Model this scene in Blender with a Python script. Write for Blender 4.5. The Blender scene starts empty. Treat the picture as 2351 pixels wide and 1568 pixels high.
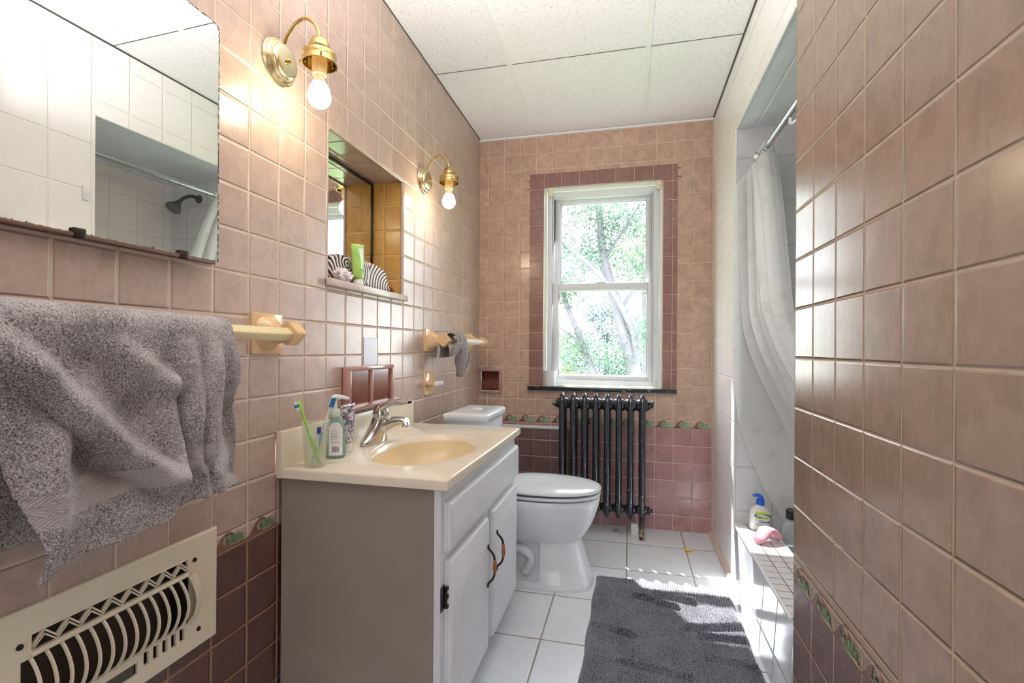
import bpy, bmesh, math, random
import numpy as np
from mathutils import Vector, Matrix
PI = math.pi
random.seed(7); rng = np.random.default_rng(7)
S = bpy.context.scene
COL = S.collection
W, D, H = 1.423, 3.05, 2.4225           # room: left wall x=0, tub wall x=W, back wall y=D

# ------------------------------------------------------------------ materials
def srgb(r, g, b):
    f = lambda c: (c/255/12.92) if c/255 <= .04045 else ((c/255+.055)/1.055)**2.4
    return (f(r), f(g), f(b), 1)

class NT:
    def __init__(s, name):
        s.m = bpy.data.materials.new(name); s.m.use_nodes = True
        s.t = s.m.node_tree; s.b = s.t.nodes['Principled BSDF']; s.out = s.t.nodes['Material Output']
    def n(s, typ, **kw):
        x = s.t.nodes.new(typ)
        for k, v in kw.items(): setattr(x, k, v)
        return x
    def put(s, sock, v):
        if isinstance(v, bpy.types.NodeSocket): s.t.links.new(v, sock)
        else: sock.default_value = v
    def math(s, op, a, b=0.0, c=None, clamp=False):
        x = s.n('ShaderNodeMath', operation=op, use_clamp=clamp)
        s.put(x.inputs[0], a); s.put(x.inputs[1], b)
        if c is not None: s.put(x.inputs[2], c)
        return x.outputs[0]
    def mix(s, f, a, b):
        x = s.n('ShaderNodeMix', data_type='RGBA')
        s.put(x.inputs[0], f); s.put(x.inputs[6], a); s.put(x.inputs[7], b)
        return x.outputs[2]
    def mixf(s, f, a, b):
        x = s.n('ShaderNodeMix', data_type='FLOAT')
        s.put(x.inputs[0], f); s.put(x.inputs[2], a); s.put(x.inputs[3], b)
        return x.outputs[0]
    def ramp(s, v, lo, hi, a=0.0, b=1.0, smooth=True):
        x = s.n('ShaderNodeMapRange', interpolation_type='SMOOTHSTEP' if smooth else 'LINEAR')
        s.put(x.inputs[0], v)
        for i, q in enumerate((lo, hi, a, b)): s.put(x.inputs[1+i], q)
        return x.outputs[0]
    def noise(s, vec, scale, detail=3, rough=.5, dist=0):
        x = s.n('ShaderNodeTexNoise'); s.put(x.inputs['Vector'], vec)
        x.inputs['Scale'].default_value = scale; x.inputs['Detail'].default_value = detail
        x.inputs['Roughness'].default_value = rough; x.inputs['Distortion'].default_value = dist
        return x.outputs[0]
    def pos(s): return s.n('ShaderNodeNewGeometry').outputs['Position']
    def objc(s): return s.n('ShaderNodeTexCoord').outputs['Object']
    def xyz(s, v):
        x = s.n('ShaderNodeSeparateXYZ'); s.put(x.inputs[0], v); return x.outputs
    def comb(s, a, b, c):
        x = s.n('ShaderNodeCombineXYZ')
        for i, q in enumerate((a, b, c)): s.put(x.inputs[i], q)
        return x.outputs[0]
    def bump(s, h, strength=1., dist=.002):
        x = s.n('ShaderNodeBump'); x.inputs['Strength'].default_value = strength; x.inputs['Distance'].default_value = dist
        s.put(x.inputs['Height'], h); s.put(s.b.inputs['Normal'], x.outputs[0])
    def set(s, **kw):
        names = dict(color='Base Color', rough='Roughness', metal='Metallic', spec='Specular IOR Level', trans='Transmission Weight',
                     ior='IOR', coat='Coat Weight', sheen='Sheen Weight', emit='Emission Color', estr='Emission Strength', alpha='Alpha', sss='Subsurface Weight')
        for k, v in kw.items(): s.put(s.b.inputs[names[k]], v)
        return s

def simple(name, col, rough=.5, metal=0., var=.06, scale=8, bump=0., bscale=60, **kw):
    """one surface: colour with gentle mottling and, if asked, fine bump"""
    t = NT(name); v = t.objc()
    n = t.noise(v, scale, 4)
    c2 = tuple(max(0, c*(1-var*2.2)) for c in col[:3]) + (1,)
    c1 = tuple(min(1, c*(1+var)) for c in col[:3]) + (1,)
    t.set(color=t.mix(n, c2, c1), rough=t.mixf(n, rough*.9, min(1, rough*1.1)), metal=metal, **kw)
    if bump: t.bump(t.noise(v, bscale, 4), bump, .002)
    return t.m

def tile_mat(name, axes, pitch, off, light, grout, dark=None, zband=None, offdark=0., gw=.0035, rough=.2, mottle=.5, bumpd=.0022, darkgrout=None, seed=0., spec=.5):
    """glazed wall tiles with rounded edges and sunk grout; below the border band the darker tile"""
    t = NT(name); p = t.pos(); x = t.xyz(p); a, b = x[axes[0]], x[axes[1]]
    u = t.math('DIVIDE', t.math('SUBTRACT', a, off[0]), pitch[0])
    if dark:
        low = t.math('LESS_THAN', b, zband[0]); top = t.math('GREATER_THAN', b, zband[1])
        ob = t.mixf(low, off[1], offdark)
    else: ob = off[1]
    v = t.math('DIVIDE', t.math('SUBTRACT', b, ob), pitch[1])
    def edge(q, pt):
        f = t.math('FRACT', q)
        return t.math('MULTIPLY', t.math('SUBTRACT', .5, t.math('ABSOLUTE', t.math('SUBTRACT', f, .5))), pt)
    # lines wander a little, as hand-laid tiles do
    wob = t.math('MULTIPLY', t.math('SUBTRACT', t.noise(p, 5, 2), .5), .0022)
    du, dv = t.math('ADD', edge(u, pitch[0]), wob), t.math('ADD', edge(v, pitch[1]), wob)
    if dark:
        inband = t.math('SUBTRACT', 1., t.math('MAXIMUM', low, top))
        dv = t.math('MAXIMUM', dv, t.math('MULTIPLY', inband, 1.))
        for z in zband:
            dv = t.math('MINIMUM', dv, t.math('ABSOLUTE', t.math('SUBTRACT', b, z)))
    d = t.math('MINIMUM', du, dv)
    mask = t.ramp(d, gw*.35, gw*.75)
    ids = t.comb(t.math('FLOOR', u), t.math('FLOOR', v), seed)
    wn = t.n('ShaderNodeTexWhiteNoise'); t.put(wn.inputs[0], ids)
    sh = t.n('ShaderNodeVectorMath', operation='MULTIPLY_ADD'); t.put(sh.inputs[0], wn.outputs[1]); sh.inputs[1].default_value = (9, 9, 9); t.put(sh.inputs[2], p)
    n1 = t.ramp(t.noise(sh.outputs[0], 16, 5, .62, .8), .28, .74)
    st = t.n('ShaderNodeVectorMath', operation='MULTIPLY'); t.put(st.inputs[0], sh.outputs[0]); st.inputs[1].default_value = (1, 1, .38) if 2 in axes else (1, 1, 1)
    n2 = t.ramp(t.noise(st.outputs[0], 62, 4, .62, 1.0), .48, .76)
    k = t.math('ADD', t.math('MULTIPLY', n1, .75), t.math('MULTIPLY', wn.outputs[0], .25))
    def shade(c):
        lo = tuple(q*(1-.32*mottle) for q in c[:3]) + (1,); hi = tuple(min(1, q*(1+.22*mottle)) for q in c[:3]) + (1,)
        veil = tuple(min(1, q*(1+.35*mottle)+.05*mottle) for q in c[:3]) + (1,)
        return t.mix(t.math('MULTIPLY', n2, .45), t.mix(k, lo, hi), veil)
    col = shade(light)
    g = grout
    if dark:
        col = t.mix(low, col, shade(dark))
        if darkgrout: g = t.mix(low, grout, darkgrout)
    t.set(color=t.mix(mask, g, col), rough=t.mixf(mask, .75, rough), spec=t.mixf(mask, .2, spec))
    hgt = t.math('ADD', t.ramp(d, gw*.2, gw*1.7), t.math('MULTIPLY', t.noise(sh.outputs[0], 10, 2), .12))
    t.bump(hgt, 1., bumpd)
    return t.m

# sample tints
PINK = srgb(178, 155, 141); PINKR = srgb(150, 129, 112); GROUT = srgb(208, 190, 170); DARK = srgb(78, 51, 44); DARKR = srgb(112, 88, 84)
WHITE = srgb(240, 238, 236)
ZB = (.585, .623)                                           # border band on the two side walls
M = {}
M['left'] = tile_mat('pink_tile_left', (1, 2), (.1102, .1065), (.0727, .7287), PINK, GROUT, DARK, ZB, .4736, mottle=.6, darkgrout=srgb(150, 112, 84), rough=.3, spec=.95)
M['back'] = tile_mat('pink_tile_back', (0, 2), (.1045, .1035), (1.4179, .652), srgb(190, 160, 141), srgb(216, 196, 174), srgb(166, 125, 124), (.608, .652), .608, mottle=.75, darkgrout=srgb(220, 194, 188), seed=3.)
M['right'] = tile_mat('pink_tile_right', (1, 2), (.107, .1051), (1.1740, 1.0605), PINKR, srgb(170, 152, 130), DARKR, ZB, .4811, gw=.0027, rough=.21, mottle=.55, spec=.85, darkgrout=srgb(170, 146, 128), seed=5.)
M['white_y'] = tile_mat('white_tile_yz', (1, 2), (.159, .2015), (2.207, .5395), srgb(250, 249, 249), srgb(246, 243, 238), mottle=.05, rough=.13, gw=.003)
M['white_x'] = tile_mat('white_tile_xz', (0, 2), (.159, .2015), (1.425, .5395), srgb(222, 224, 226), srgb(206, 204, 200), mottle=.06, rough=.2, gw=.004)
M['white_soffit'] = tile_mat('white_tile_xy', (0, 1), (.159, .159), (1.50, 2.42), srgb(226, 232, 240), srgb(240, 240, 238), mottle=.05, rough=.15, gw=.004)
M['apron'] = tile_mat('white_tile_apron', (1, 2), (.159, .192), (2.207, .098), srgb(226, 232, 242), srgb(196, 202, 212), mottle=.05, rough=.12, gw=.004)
M['curb'] = tile_mat('mosaic_tile', (0, 1), (.048, .048), (1.423, 2.39), srgb(234, 232, 232), srgb(120, 112, 104), mottle=.12, rough=.3, gw=.0035, bumpd=.001)
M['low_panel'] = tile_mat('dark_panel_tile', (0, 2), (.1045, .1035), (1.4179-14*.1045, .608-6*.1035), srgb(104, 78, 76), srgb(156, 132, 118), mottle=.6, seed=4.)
M['niche_warm_light'] = tile_mat('warm_lit_niche_tile', (0, 2), (.1085, .1065), (-.085, .7287), srgb(184, 142, 74), srgb(206, 168, 104), mottle=.55, rough=.2)  # warm bulb light on the niche sides is put into this golden colour
M['niche_top'] = tile_mat('niche_tile', (1, 0), (.1102, .1), (.0727, 0), PINK, GROUT, mottle=.4)
M['floor'] = tile_mat('floor_tile', (0, 1), (.307, .332), (.638, 1.790), srgb(238, 243, 250), srgb(146, 138, 128), mottle=.1, rough=.32, gw=.0055, bumpd=.001)

def ceiling_mat():
    t = NT('acoustic_tile'); p = t.pos()
    v1 = t.n('ShaderNodeTexVoronoi'); t.put(v1.inputs['Vector'], p); v1.inputs['Scale'].default_value = 130
    wn = t.noise(p, 190, 2, .5, 2.)
    pit = t.math('MULTIPLY', t.ramp(v1.outputs['Distance'], .16, .30, 1., 0.), t.ramp(t.noise(p, 90, 2), .5, .58))
    fis = t.ramp(wn, .64, .70)
    k = t.math('MAXIMUM', pit, fis)
    t.set(color=t.mix(k, srgb(252, 251, 253), srgb(186, 178, 172)), rough=.9)
    t.bump(t.math('SUBTRACT', 1., k), .5, .002)
    return t.m
M['ceil'] = ceiling_mat()
M['white_paint'] = simple('white_paint', srgb(238, 240, 242), .35, var=.02)
M['grid'] = simple('ceiling_grid_paint', srgb(246, 246, 244), .85, var=.02)
M['shadow_gap'] = simple('dark_gap', srgb(70, 62, 56), .8)
M['vinyl'] = simple('white_vinyl', srgb(236, 240, 246), .3, var=.02)
M['casing'] = simple('cream_white_paint', srgb(238, 236, 226), .4, var=.03)
M['cream'] = simple('cream_plastic', srgb(236, 224, 196), .4)
M['sill'] = (lambda t: (t.set(color=t.mix(t.ramp(t.noise(t.objc(), 14, 6, .6, 2.), .60, .66), srgb(28, 38, 42), srgb(120, 132, 130)), rough=.22), t.m)[1])(NT('black_marble'))
M['winborder'] = tile_mat('brown_window_tile', (0, 2), (.1105, .1125), (.4235, .84), srgb(136, 98, 90), srgb(206, 170, 150), mottle=.75, rough=.25, seed=9.)
M['chrome'] = simple('chrome', (.60, .59, .57, 1), .09, 1., var=.03)
M['rod'] = simple('steel_rod', (.55, .6, .64, 1), .22, 1., var=.05)
M['brass'] = simple('polished_brass', srgb(194, 168, 108), .14, 1., var=.08, scale=20)
M['brass_pale'] = simple('pale_brass', srgb(226, 214, 178), .22, 1., var=.05)
M['socket'] = simple('socket_sleeve', srgb(246, 214, 150), .5)
M['beige_ceramic'] = simple('beige_ceramic', srgb(226, 192, 146), .14, var=.08, scale=14)
M['bar_cream'] = simple('cream_bar', srgb(236, 222, 176), .2, var=.04)
M['bar_white'] = simple('white_bar', srgb(240, 238, 226), .2, var=.03)
M['brown_ceramic'] = simple('brown_ceramic', srgb(124, 72, 56), .16, var=.22, scale=22)
M['brown_edge'] = simple('brown_ceramic_edge', srgb(176, 138, 128), .16, var=.15, scale=22)
M['porcelain'] = simple('porcelain', srgb(232, 236, 240), .08, var=.01)
M['seat'] = simple('seat_plastic', srgb(226, 230, 236), .12, var=.01)
M['counter'] = simple('cultured_marble', srgb(236, 226, 206), .18, var=.04, scale=5)
M['basin'] = simple('cultured_marble_basin', srgb(232, 212, 172), .16, var=.03)
M['cab_side_shade'] = simple('shaded_white_side', srgb(142, 130, 120), .5, var=.1, scale=6)  # same white paint as the front; its shade is put into this taupe
M['cab_white'] = simple('white_cabinet_paint', srgb(230, 232, 238), .38, var=.03, bump=.1, bscale=90)
M['black_iron'] = simple('dark_iron', srgb(44, 36, 32), .35, .6)
M['wood'] = simple('amber_wood', srgb(156, 98, 48), .3, var=.25, scale=40)
M['vent'] = simple('ivory_enamel', srgb(232, 222, 198), .35, var=.03)
M['void'] = simple('dark_duct', srgb(34, 26, 18), .8, var=.3, scale=30)
def rad_mat():
    t = NT('black_radiator_paint'); v = t.pos(); z = t.xyz(v)[2]
    chip = t.ramp(t.noise(v, 60, 5, .7), .62, .66)
    low = t.ramp(z, .85, .1)
    k = t.math('MULTIPLY', chip, low)
    t.set(color=t.mix(k, srgb(48, 51, 58), srgb(206, 190, 160)), rough=t.mixf(k, .19, .6), metal=t.mixf(k, .55, 0.), coat=.5)
    t.bump(t.noise(v, 45, 3), .25, .003); return t.m
M['radiator'] = rad_mat()
def foot_mat():
    t = NT('worn_radiator_foot'); v = t.pos()
    t.set(color=t.mix(t.math('MULTIPLY', t.ramp(t.noise(v, 80, 3), .50, .56), t.ramp(t.xyz(v)[2], .085, .035)), srgb(30, 32, 38), srgb(190, 150, 88)), rough=.3); return t.m
M['foot'] = foot_mat()

def mirror_mat():
    t = NT('old_mirror'); t.set(color=(.86, .88, .86, 1), rough=.012, metal=1.); return t.m
M['mirror'] = mirror_mat()
M['mirror_edge'] = (lambda t: (t.set(color=t.mix(t.ramp(t.noise(t.pos(), 90, 4, .7), .50, .56), srgb(26, 20, 16), srgb(206, 196, 176)), rough=.6), t.m)[1])(NT('desilvered_edge'))
M['brown_metal'] = simple('brown_metal', srgb(88, 62, 48), .5, .3)

def glow(name, c, s):
    t = NT(name); t.set(color=(1, 1, 1, 1), rough=.4, emit=c, estr=s); return t.m
M['bulb'] = glow('lit_bulb', (1, .84, .58, 1), 58)
def glass(name, tint, gl=.08):
    t = NT(name); tr = t.n('ShaderNodeBsdfTransparent'); tr.inputs[0].default_value = tint
    g = t.n('ShaderNodeBsdfGlossy'); g.inputs['Roughness'].default_value = .02
    mx = t.n('ShaderNodeMixShader'); f = t.n('ShaderNodeFresnel'); f.inputs[0].default_value = 1.45
    t.put(mx.inputs[0], t.math('MULTIPLY', f.outputs[0], .6)); t.put(mx.inputs[1], tr.outputs[0]); t.put(mx.inputs[2], g.outputs[0]); t.put(t.out.inputs[0], mx.outputs[0])
    return t.m
M['pane'] = glass('window_pane', (.96, .98, .98, 1))
def clear_plastic(name, tint, k=.5, rough=.1):
    t = NT(name); t.set(color=tint, rough=rough)
    tr = t.n('ShaderNodeBsdfTransparent'); tr.inputs[0].default_value = tuple(.35+.65*q for q in tint[:3]) + (1,)
    mx = t.n('ShaderNodeMixShader'); mx.inputs[0].default_value = k
    t.put(mx.inputs[1], tr.outputs[0]); t.put(mx.inputs[2], t.b.outputs[0]); t.put(t.out.inputs[0], mx.outputs[0]); return t.m
M['cup_clear'] = clear_plastic('frosted_cup', srgb(244, 244, 236), .2)
M['teal'] = clear_plastic('teal_soap', srgb(146, 188, 182), .5)
M['clear'] = clear_plastic('clear_bottle', srgb(214, 220, 222), .5)
M['neck_clear'] = clear_plastic('milky_neck', srgb(222, 232, 226), .75)
def curtain_mat():
    t = NT('shower_curtain_vinyl'); v = t.pos()
    spot = t.ramp(t.noise(v, 13, 1), .60, .66)
    c = t.mix(t.math('MULTIPLY', spot, .4), srgb(250, 251, 252), srgb(232, 230, 227))
    d = t.n('ShaderNodeBsdfDiffuse'); tl = t.n('ShaderNodeBsdfTranslucent'); tr = t.n('ShaderNodeBsdfTransparent'); gl = t.n('ShaderNodeBsdfGlossy')
    gl.inputs['Roughness'].default_value = .25
    for q in (d, tl): t.put(q.inputs[0], c)
    m1 = t.n('ShaderNodeMixShader'); m1.inputs[0].default_value = .45; t.put(m1.inputs[1], d.outputs[0]); t.put(m1.inputs[2], tl.outputs[0])
    m2 = t.n('ShaderNodeMixShader'); m2.inputs[0].default_value = .07; t.put(m2.inputs[1], m1.outputs[0]); t.put(m2.inputs[2], gl.outputs[0])
    m3 = t.n('ShaderNodeMixShader'); m3.inputs[0].default_value = .12; t.put(m3.inputs[1], m2.outputs[0]); t.put(m3.inputs[2], tr.outputs[0])
    t.put(t.out.inputs[0], m3.outputs[0]); return t.m
M['curtain'] = curtain_mat()
def terry(name, c, scale=420, woven=None, dk=.30):
    t = NT(name); v = t.objc()
    n = t.noise(v, scale, 3, .65, .6); big = t.noise(v, 9, 3)
    k = t.ramp(t.math('ADD', t.math('MULTIPLY', n, .8), t.math('MULTIPLY', big, .2)), .36, .64)
    lo = tuple(q*dk for q in c[:3]) + (1,); hi = tuple(min(1, q*1.5) for q in c[:3]) + (1,)
    col = t.mix(k, lo, hi); h = n
    if woven:                                                # the flat herringbone band near the hem
        uv = t.n('ShaderNodeUVMap').outputs[0]; q = t.xyz(uv)
        band = t.math('MULTIPLY', t.ramp(q[1], woven[0]-.004, woven[0]+.004), t.ramp(q[1], woven[1]-.004, woven[1]+.004, 1., 0.))
        zz = t.math('ADD', t.math('MULTIPLY', q[0], 58.), t.math('MULTIPLY', t.math('PINGPONG', q[1], .02), 190.))
        ch = t.math('SINE', t.math('MULTIPLY', zz, 6.283))
        col = t.mix(band, col, t.mix(t.ramp(ch, -.6, .8), tuple(q*.75 for q in c[:3])+(1,), tuple(min(1, q*1.12) for q in c[:3])+(1,)))
        h = t.mixf(band, h, t.math('MULTIPLY', ch, .1))
    t.set(color=col, rough=.95, sheen=.3, spec=.1); t.bump(h, .7, .003); return t.m
M['towel'] = terry('grey_terry', srgb(170, 163, 162), dk=.16, woven=(.845, .905))
M['rag'] = terry('grey_cloth', srgb(122, 114, 114), 260, dk=.7)
M['rug'] = terry('charcoal_chenille', srgb(104, 106, 114), 240, dk=.16)

def zebra_mat():
    t = NT('spiral_zebra_print'); x = t.xyz(t.pos()); y, z = x[1], x[2]
    def dist(cy, cz, sy):
        a = t.math('MULTIPLY', t.math('SUBTRACT', y, cy), sy); b = t.math('SUBTRACT', z, cz)
        r = t.math('SQRT', t.math('ADD', t.math('MULTIPLY', a, a), t.math('MULTIPLY', b, b)))
        return t.math('ADD', r, t.math('MULTIPLY', t.math('ARCTAN2', b, a), .0019))
    d = t.math('MINIMUM', dist(1.565, 1.372, .8), dist(1.885, 1.325, .62))
    st = t.ramp(t.math('SINE', t.math('MULTIPLY', d, 6.283/.0125)), -.12, .12)
    t.set(color=t.mix(st, srgb(22, 18, 22), srgb(236, 226, 222)), rough=.55); return t.m
M['zebra'] = zebra_mat()
M['maroon'] = simple('maroon_cord', srgb(120, 20, 34), .5)
M['green_tube'] = simple('lime_tube', srgb(160, 200, 96), .28, var=.12, scale=14)
M['tube_label'] = simple('pale_mint_print', srgb(198, 222, 178), .3, var=.06)
M['pinkbag'] = simple('pink_white_wrap', srgb(230, 214, 222), .35, var=.18, scale=45)
M['paper_white'] = simple('white_plastic', srgb(240, 240, 240), .35, var=.03)
M['label_grey'] = simple('label_text_grey', srgb(150, 164, 170), .5)
M['label_dark'] = simple('label_ink', srgb(72, 74, 110), .5)
M['lime'] = simple('lime_plastic', srgb(142, 204, 30), .3, var=.05)
M['blue'] = simple('blue_plastic', srgb(22, 92, 206), .28, var=.05)
M['blue_brush'] = simple('blue_bristle', srgb(20, 110, 170), .6)
M['navy'] = simple('navy_grip', srgb(24, 58, 140), .4)
M['bristle'] = simple('white_bristle', srgb(234, 232, 214), .7)
M['tealgrip'] = simple('teal_grip', srgb(70, 150, 172), .4)
M['foilprint'] = (lambda t: (t.set(color=t.mix(t.ramp(t.noise(t.objc(), 55, 3, .6, 1.5), .46, .54), srgb(96, 92, 112), srgb(230, 230, 232)), rough=.25, metal=.25), t.m)[1])(NT('toothpaste_print'))
M['milk'] = simple('milky_plastic', srgb(236, 238, 238), .3, var=.02)
M['ced_green'] = simple('label_lime', srgb(196, 222, 92), .4)
M['ced_blue'] = simple('label_blue', srgb(12, 84, 150), .4)
M['pinkpuff'] = simple('pink_silicone', srgb(226, 166, 180), .5, var=.08)
M['black_cap'] = simple('black_cap', srgb(26, 26, 30), .4)
M['leaf_y'] = simple('yellow_leaf', srgb(226, 186, 50), .6)
M['foil'] = simple('crumpled_foil', srgb(206, 216, 226), .2, .6, var=.3, scale=60)
M['nickel'] = simple('brushed_head', srgb(112, 114, 118), .3, .8)
def leaf_mat(name, c):
    t = NT(name); k = t.noise(t.objc(), 1.2, 2)
    col = t.mix(t.ramp(k, .35, .65), tuple(q*.7 for q in c[:3])+(1,), tuple(min(1, q*1.3) for q in c[:3])+(1,))
    tl = t.n('ShaderNodeBsdfTranslucent'); t.put(tl.inputs[0], col); t.set(color=col, rough=.6)
    mx = t.n('ShaderNodeMixShader'); mx.inputs[0].default_value = .45
    t.put(mx.inputs[1], t.b.outputs[0]); t.put(mx.inputs[2], tl.outputs[0]); t.put(t.out.inputs[0], mx.outputs[0]); return t.m
M['leaf'] = leaf_mat('green_leaves', (.06, .11, .075, 1)); M['leaf2'] = leaf_mat('yellow_green_leaves', (.12, .16, .07, 1)); M['leaf3'] = leaf_mat('blue_green_leaves', (.055, .10, .11, 1))
M['bark'] = simple('grey_bark', (.125, .12, .135, 1), .9, var=.2)
M['grass'] = simple('grass_ground', (.12, .22, .08, 1), .9, var=.3, scale=2)
M['wave'] = simple('border_brown', srgb(118, 80, 66), .2, var=.15, scale=30)
M['wave_r'] = simple('border_mauve', srgb(116, 88, 82), .2, var=.12, scale=30)
M['fan'] = simple('border_green', srgb(128, 176, 138), .2, var=.2, scale=60)
M['fan_dark'] = simple('border_deep_green', srgb(84, 124, 84), .2, var=.2, scale=60)
M['fan_line'] = simple('border_sage', srgb(182, 176, 138), .25)

# ------------------------------------------------------------------ mesh helpers
def newbm(): return bmesh.new()
def vf(bm, vs, fs, mi=0, smooth=False):
    v = [bm.verts.new(p) for p in vs]
    for f in fs:
        try:
            q = bm.faces.new([v[i] for i in f]); q.material_index = mi; q.smooth = smooth
        except ValueError: pass
    return v
def box(bm, x0, x1, y0, y1, z0, z1, mi=0, bev=0., seg=2):
    n0 = set(bm.faces)
    v = vf(bm, [(x, y, z) for x in (x0, x1) for y in (y0, y1) for z in (z0, z1)],
           [(0, 1, 3, 2), (4, 6, 7, 5), (0, 4, 5, 1), (2, 3, 7, 6), (0, 2, 6, 4), (1, 5, 7, 3)], mi)
    if bev:
        es = {e for q in v for e in q.link_edges}
        r = bmesh.ops.bevel(bm, geom=list(es), offset=bev, segments=seg, affect='EDGES', profile=.5)
        for f in bm.faces:
            if f not in n0: f.material_index = mi; f.smooth = True
    return v
def loft(bm, rings, mi=0, cap0=True, cap1=True, smooth=True, closed=True):
    vs = [[bm.verts.new(p) for p in r] for r in rings]
    n = len(vs[0])
    for a, b in zip(vs, vs[1:]):
        for i in range(n if closed else n-1):
            j = (i+1) % n
            try:
                f = bm.faces.new((a[i], a[j], b[j], b[i])); f.smooth = smooth; f.material_index = mi
            except ValueError: pass
    for c, r in ((cap0, vs[0][::-1]), (cap1, vs[-1])):
        if c and closed:
            try: f = bm.faces.new(r); f.material_index = mi
            except ValueError: pass
    return vs
def tube(bm, pts, r, n=12, mi=0, cap=True):
    pts = [Vector(p) for p in pts]; rs = r if isinstance(r, (list, tuple)) else [r]*len(pts)
    t0 = (pts[1]-pts[0]).normalized()
    ref = Vector((0, 0, 1)) if abs(t0.z) < .9 else Vector((1, 0, 0))
    u = t0.cross(ref).normalized(); rings = []
    for i, p in enumerate(pts):
        t = (pts[min(i+1, len(pts)-1)]-pts[max(i-1, 0)]).normalized()
        u = (u - t*u.dot(t)).normalized(); w = t.cross(u)
        rings.append([p + (u*math.cos(a)+w*math.sin(a))*rs[i] for a in [2*PI*k/n for k in range(n)]])
    return loft(bm, rings, mi, cap, cap)
def lathe(bm, prof, c, axis='z', n=32, mi=0, sy=1., cap0=True, cap1=True):
    """prof: [(radius, distance along axis)]"""
    rings = []
    for r, h in prof:
        ring = []
        for k in range(n):
            a = 2*PI*k/n; p, q = r*math.cos(a), r*math.sin(a)*sy
            d = {'z': (p, q, h), 'x': (h, p, q), 'y': (q, h, p)}[axis]
            ring.append((c[0]+d[0], c[1]+d[1], c[2]+d[2]))
        rings.append(ring)
    return loft(bm, rings, mi, cap0, cap1)
def prism(bm, poly, fn, t0, t1, mi=0, smooth=False):
    """2-D polygon extruded: fn(u, v, t) -> point"""
    return loft(bm, [[fn(u, v, t0) for u, v in poly], [fn(u, v, t1) for u, v in poly]], mi, smooth=smooth)
def bez(pts, n=24):
    """Catmull-Rom through pts"""
    P = [Vector(p) for p in pts]; P = [P[0]*2-P[1]] + P + [P[-1]*2-P[-2]]; out = []
    for i in range(1, len(P)-2):
        for k in range(n):
            t = k/n
            out.append(.5*((2*P[i])+(P[i+1]-P[i-1])*t+(2*P[i-1]-5*P[i]+4*P[i+1]-P[i+2])*t*t+(3*P[i]-P[i-1]-3*P[i+1]+P[i+2])*t**3))
    return out + [P[-2]]
def grid_mesh(name, P, mats, parent=None, uv=True, close=False):
    """P: (n, m, 3) array"""
    n, m = P.shape[:2]; me = bpy.data.meshes.new(name)
    idx = np.arange(n*m).reshape(n, m)
    q = np.stack([idx[:-1, :-1], idx[1:, :-1], idx[1:, 1:], idx[:-1, 1:]], -1).reshape(-1, 4)
    me.from_pydata(P.reshape(-1, 3).tolist(), [], q.tolist())
    if uv:
        l = me.uv_layers.new(); U = np.stack(np.meshgrid(np.linspace(0, 1, n), np.linspace(0, 1, m), indexing='ij'), -1).reshape(-1, 2)
        li = np.empty(len(me.loops), int); me.loops.foreach_get('vertex_index', li); l.data.foreach_set('uv', U[li].ravel())
    me.polygons.foreach_set('use_smooth', np.ones(len(me.polygons), bool))
    return link(name, me, mats, parent)
def link(name, me, mats, parent=None):
    for m in (mats if isinstance(mats, (list, tuple)) else [mats]): me.materials.append(M[m] if isinstance(m, str) else m)
    o = bpy.data.objects.new(name, me); COL.objects.link(o)
    if parent is not None: adopt(o, parent)
    return o
def world_loc(o):
    v = Vector(o.location)
    return v
def adopt(o, parent):
    """child meshes are modelled in room coordinates; keep them where they are"""
    o.parent = parent
    root = parent
    while root.parent is not None: root = root.parent
    if parent.type == 'EMPTY': o.matrix_parent_inverse = Matrix.Translation(-Vector(parent.location))
def obj(name, bm, mats, parent=None, sharp=40, weld=True):
    if weld: bmesh.ops.remove_doubles(bm, verts=bm.verts, dist=1e-5)
    bmesh.ops.recalc_face_normals(bm, faces=bm.faces)
    me = bpy.data.meshes.new(name); bm.to_mesh(me); bm.free()
    o = link(name, me, mats, parent)
    if sharp:
        try: me.set_sharp_from_angle(angle=math.radians(sharp))
        except Exception: pass
    return o
def thing(name, label, cat, loc, group=None):
    o = bpy.data.objects.new(name, None); COL.objects.link(o); o.location = loc; o.empty_display_size = .05
    return tag(o, label, cat, group)
def tag(o, label, cat, group=None, kind=None):
    o['label'] = label; o['category'] = cat
    if group: o['group'] = group
    if kind: o['kind'] = kind
    return o
def struct(name, bm, mats, label, cat, parent=None, sharp=40):
    o = obj(name, bm, mats, parent, sharp)
    if parent is None: o['kind'] = 'structure'; tag(o, label, cat)
    return o
def dup(root, loc, label):
    r = root.copy(); COL.objects.link(r); r.location = loc; r['label'] = label
    for ch in list(root.children):
        c = ch.copy(); COL.objects.link(c); c.parent = r; c.matrix_parent_inverse = ch.matrix_parent_inverse.copy()
        for g in list(ch.children):
            d = g.copy(); COL.objects.link(d); d.parent = c; d.matrix_parent_inverse = g.matrix_parent_inverse.copy()
    return r
def panel(bm, ax, c, a, b, holes=(), mi=0):
    """flat wall at axis ax = c spanning a x b with rectangular holes ((a0,a1,b0,b1))"""
    A = sorted({*a, *[h[0] for h in holes], *[h[1] for h in holes]}); B = sorted({*b, *[h[2] for h in holes], *[h[3] for h in holes]})
    for a0, a1 in zip(A, A[1:]):
        for b0, b1 in zip(B, B[1:]):
            m = ((a0+a1)/2, (b0+b1)/2)
            if any(h[0] < m[0] < h[1] and h[2] < m[1] < h[3] for h in holes): continue
            q = [(a0, b0), (a1, b0), (a1, b1), (a0, b1)]
            vf(bm, [{0: (c, u, v), 1: (u, c, v), 2: (u, v, c)}[ax] for u, v in q], [(0, 1, 2, 3)], mi)

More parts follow.
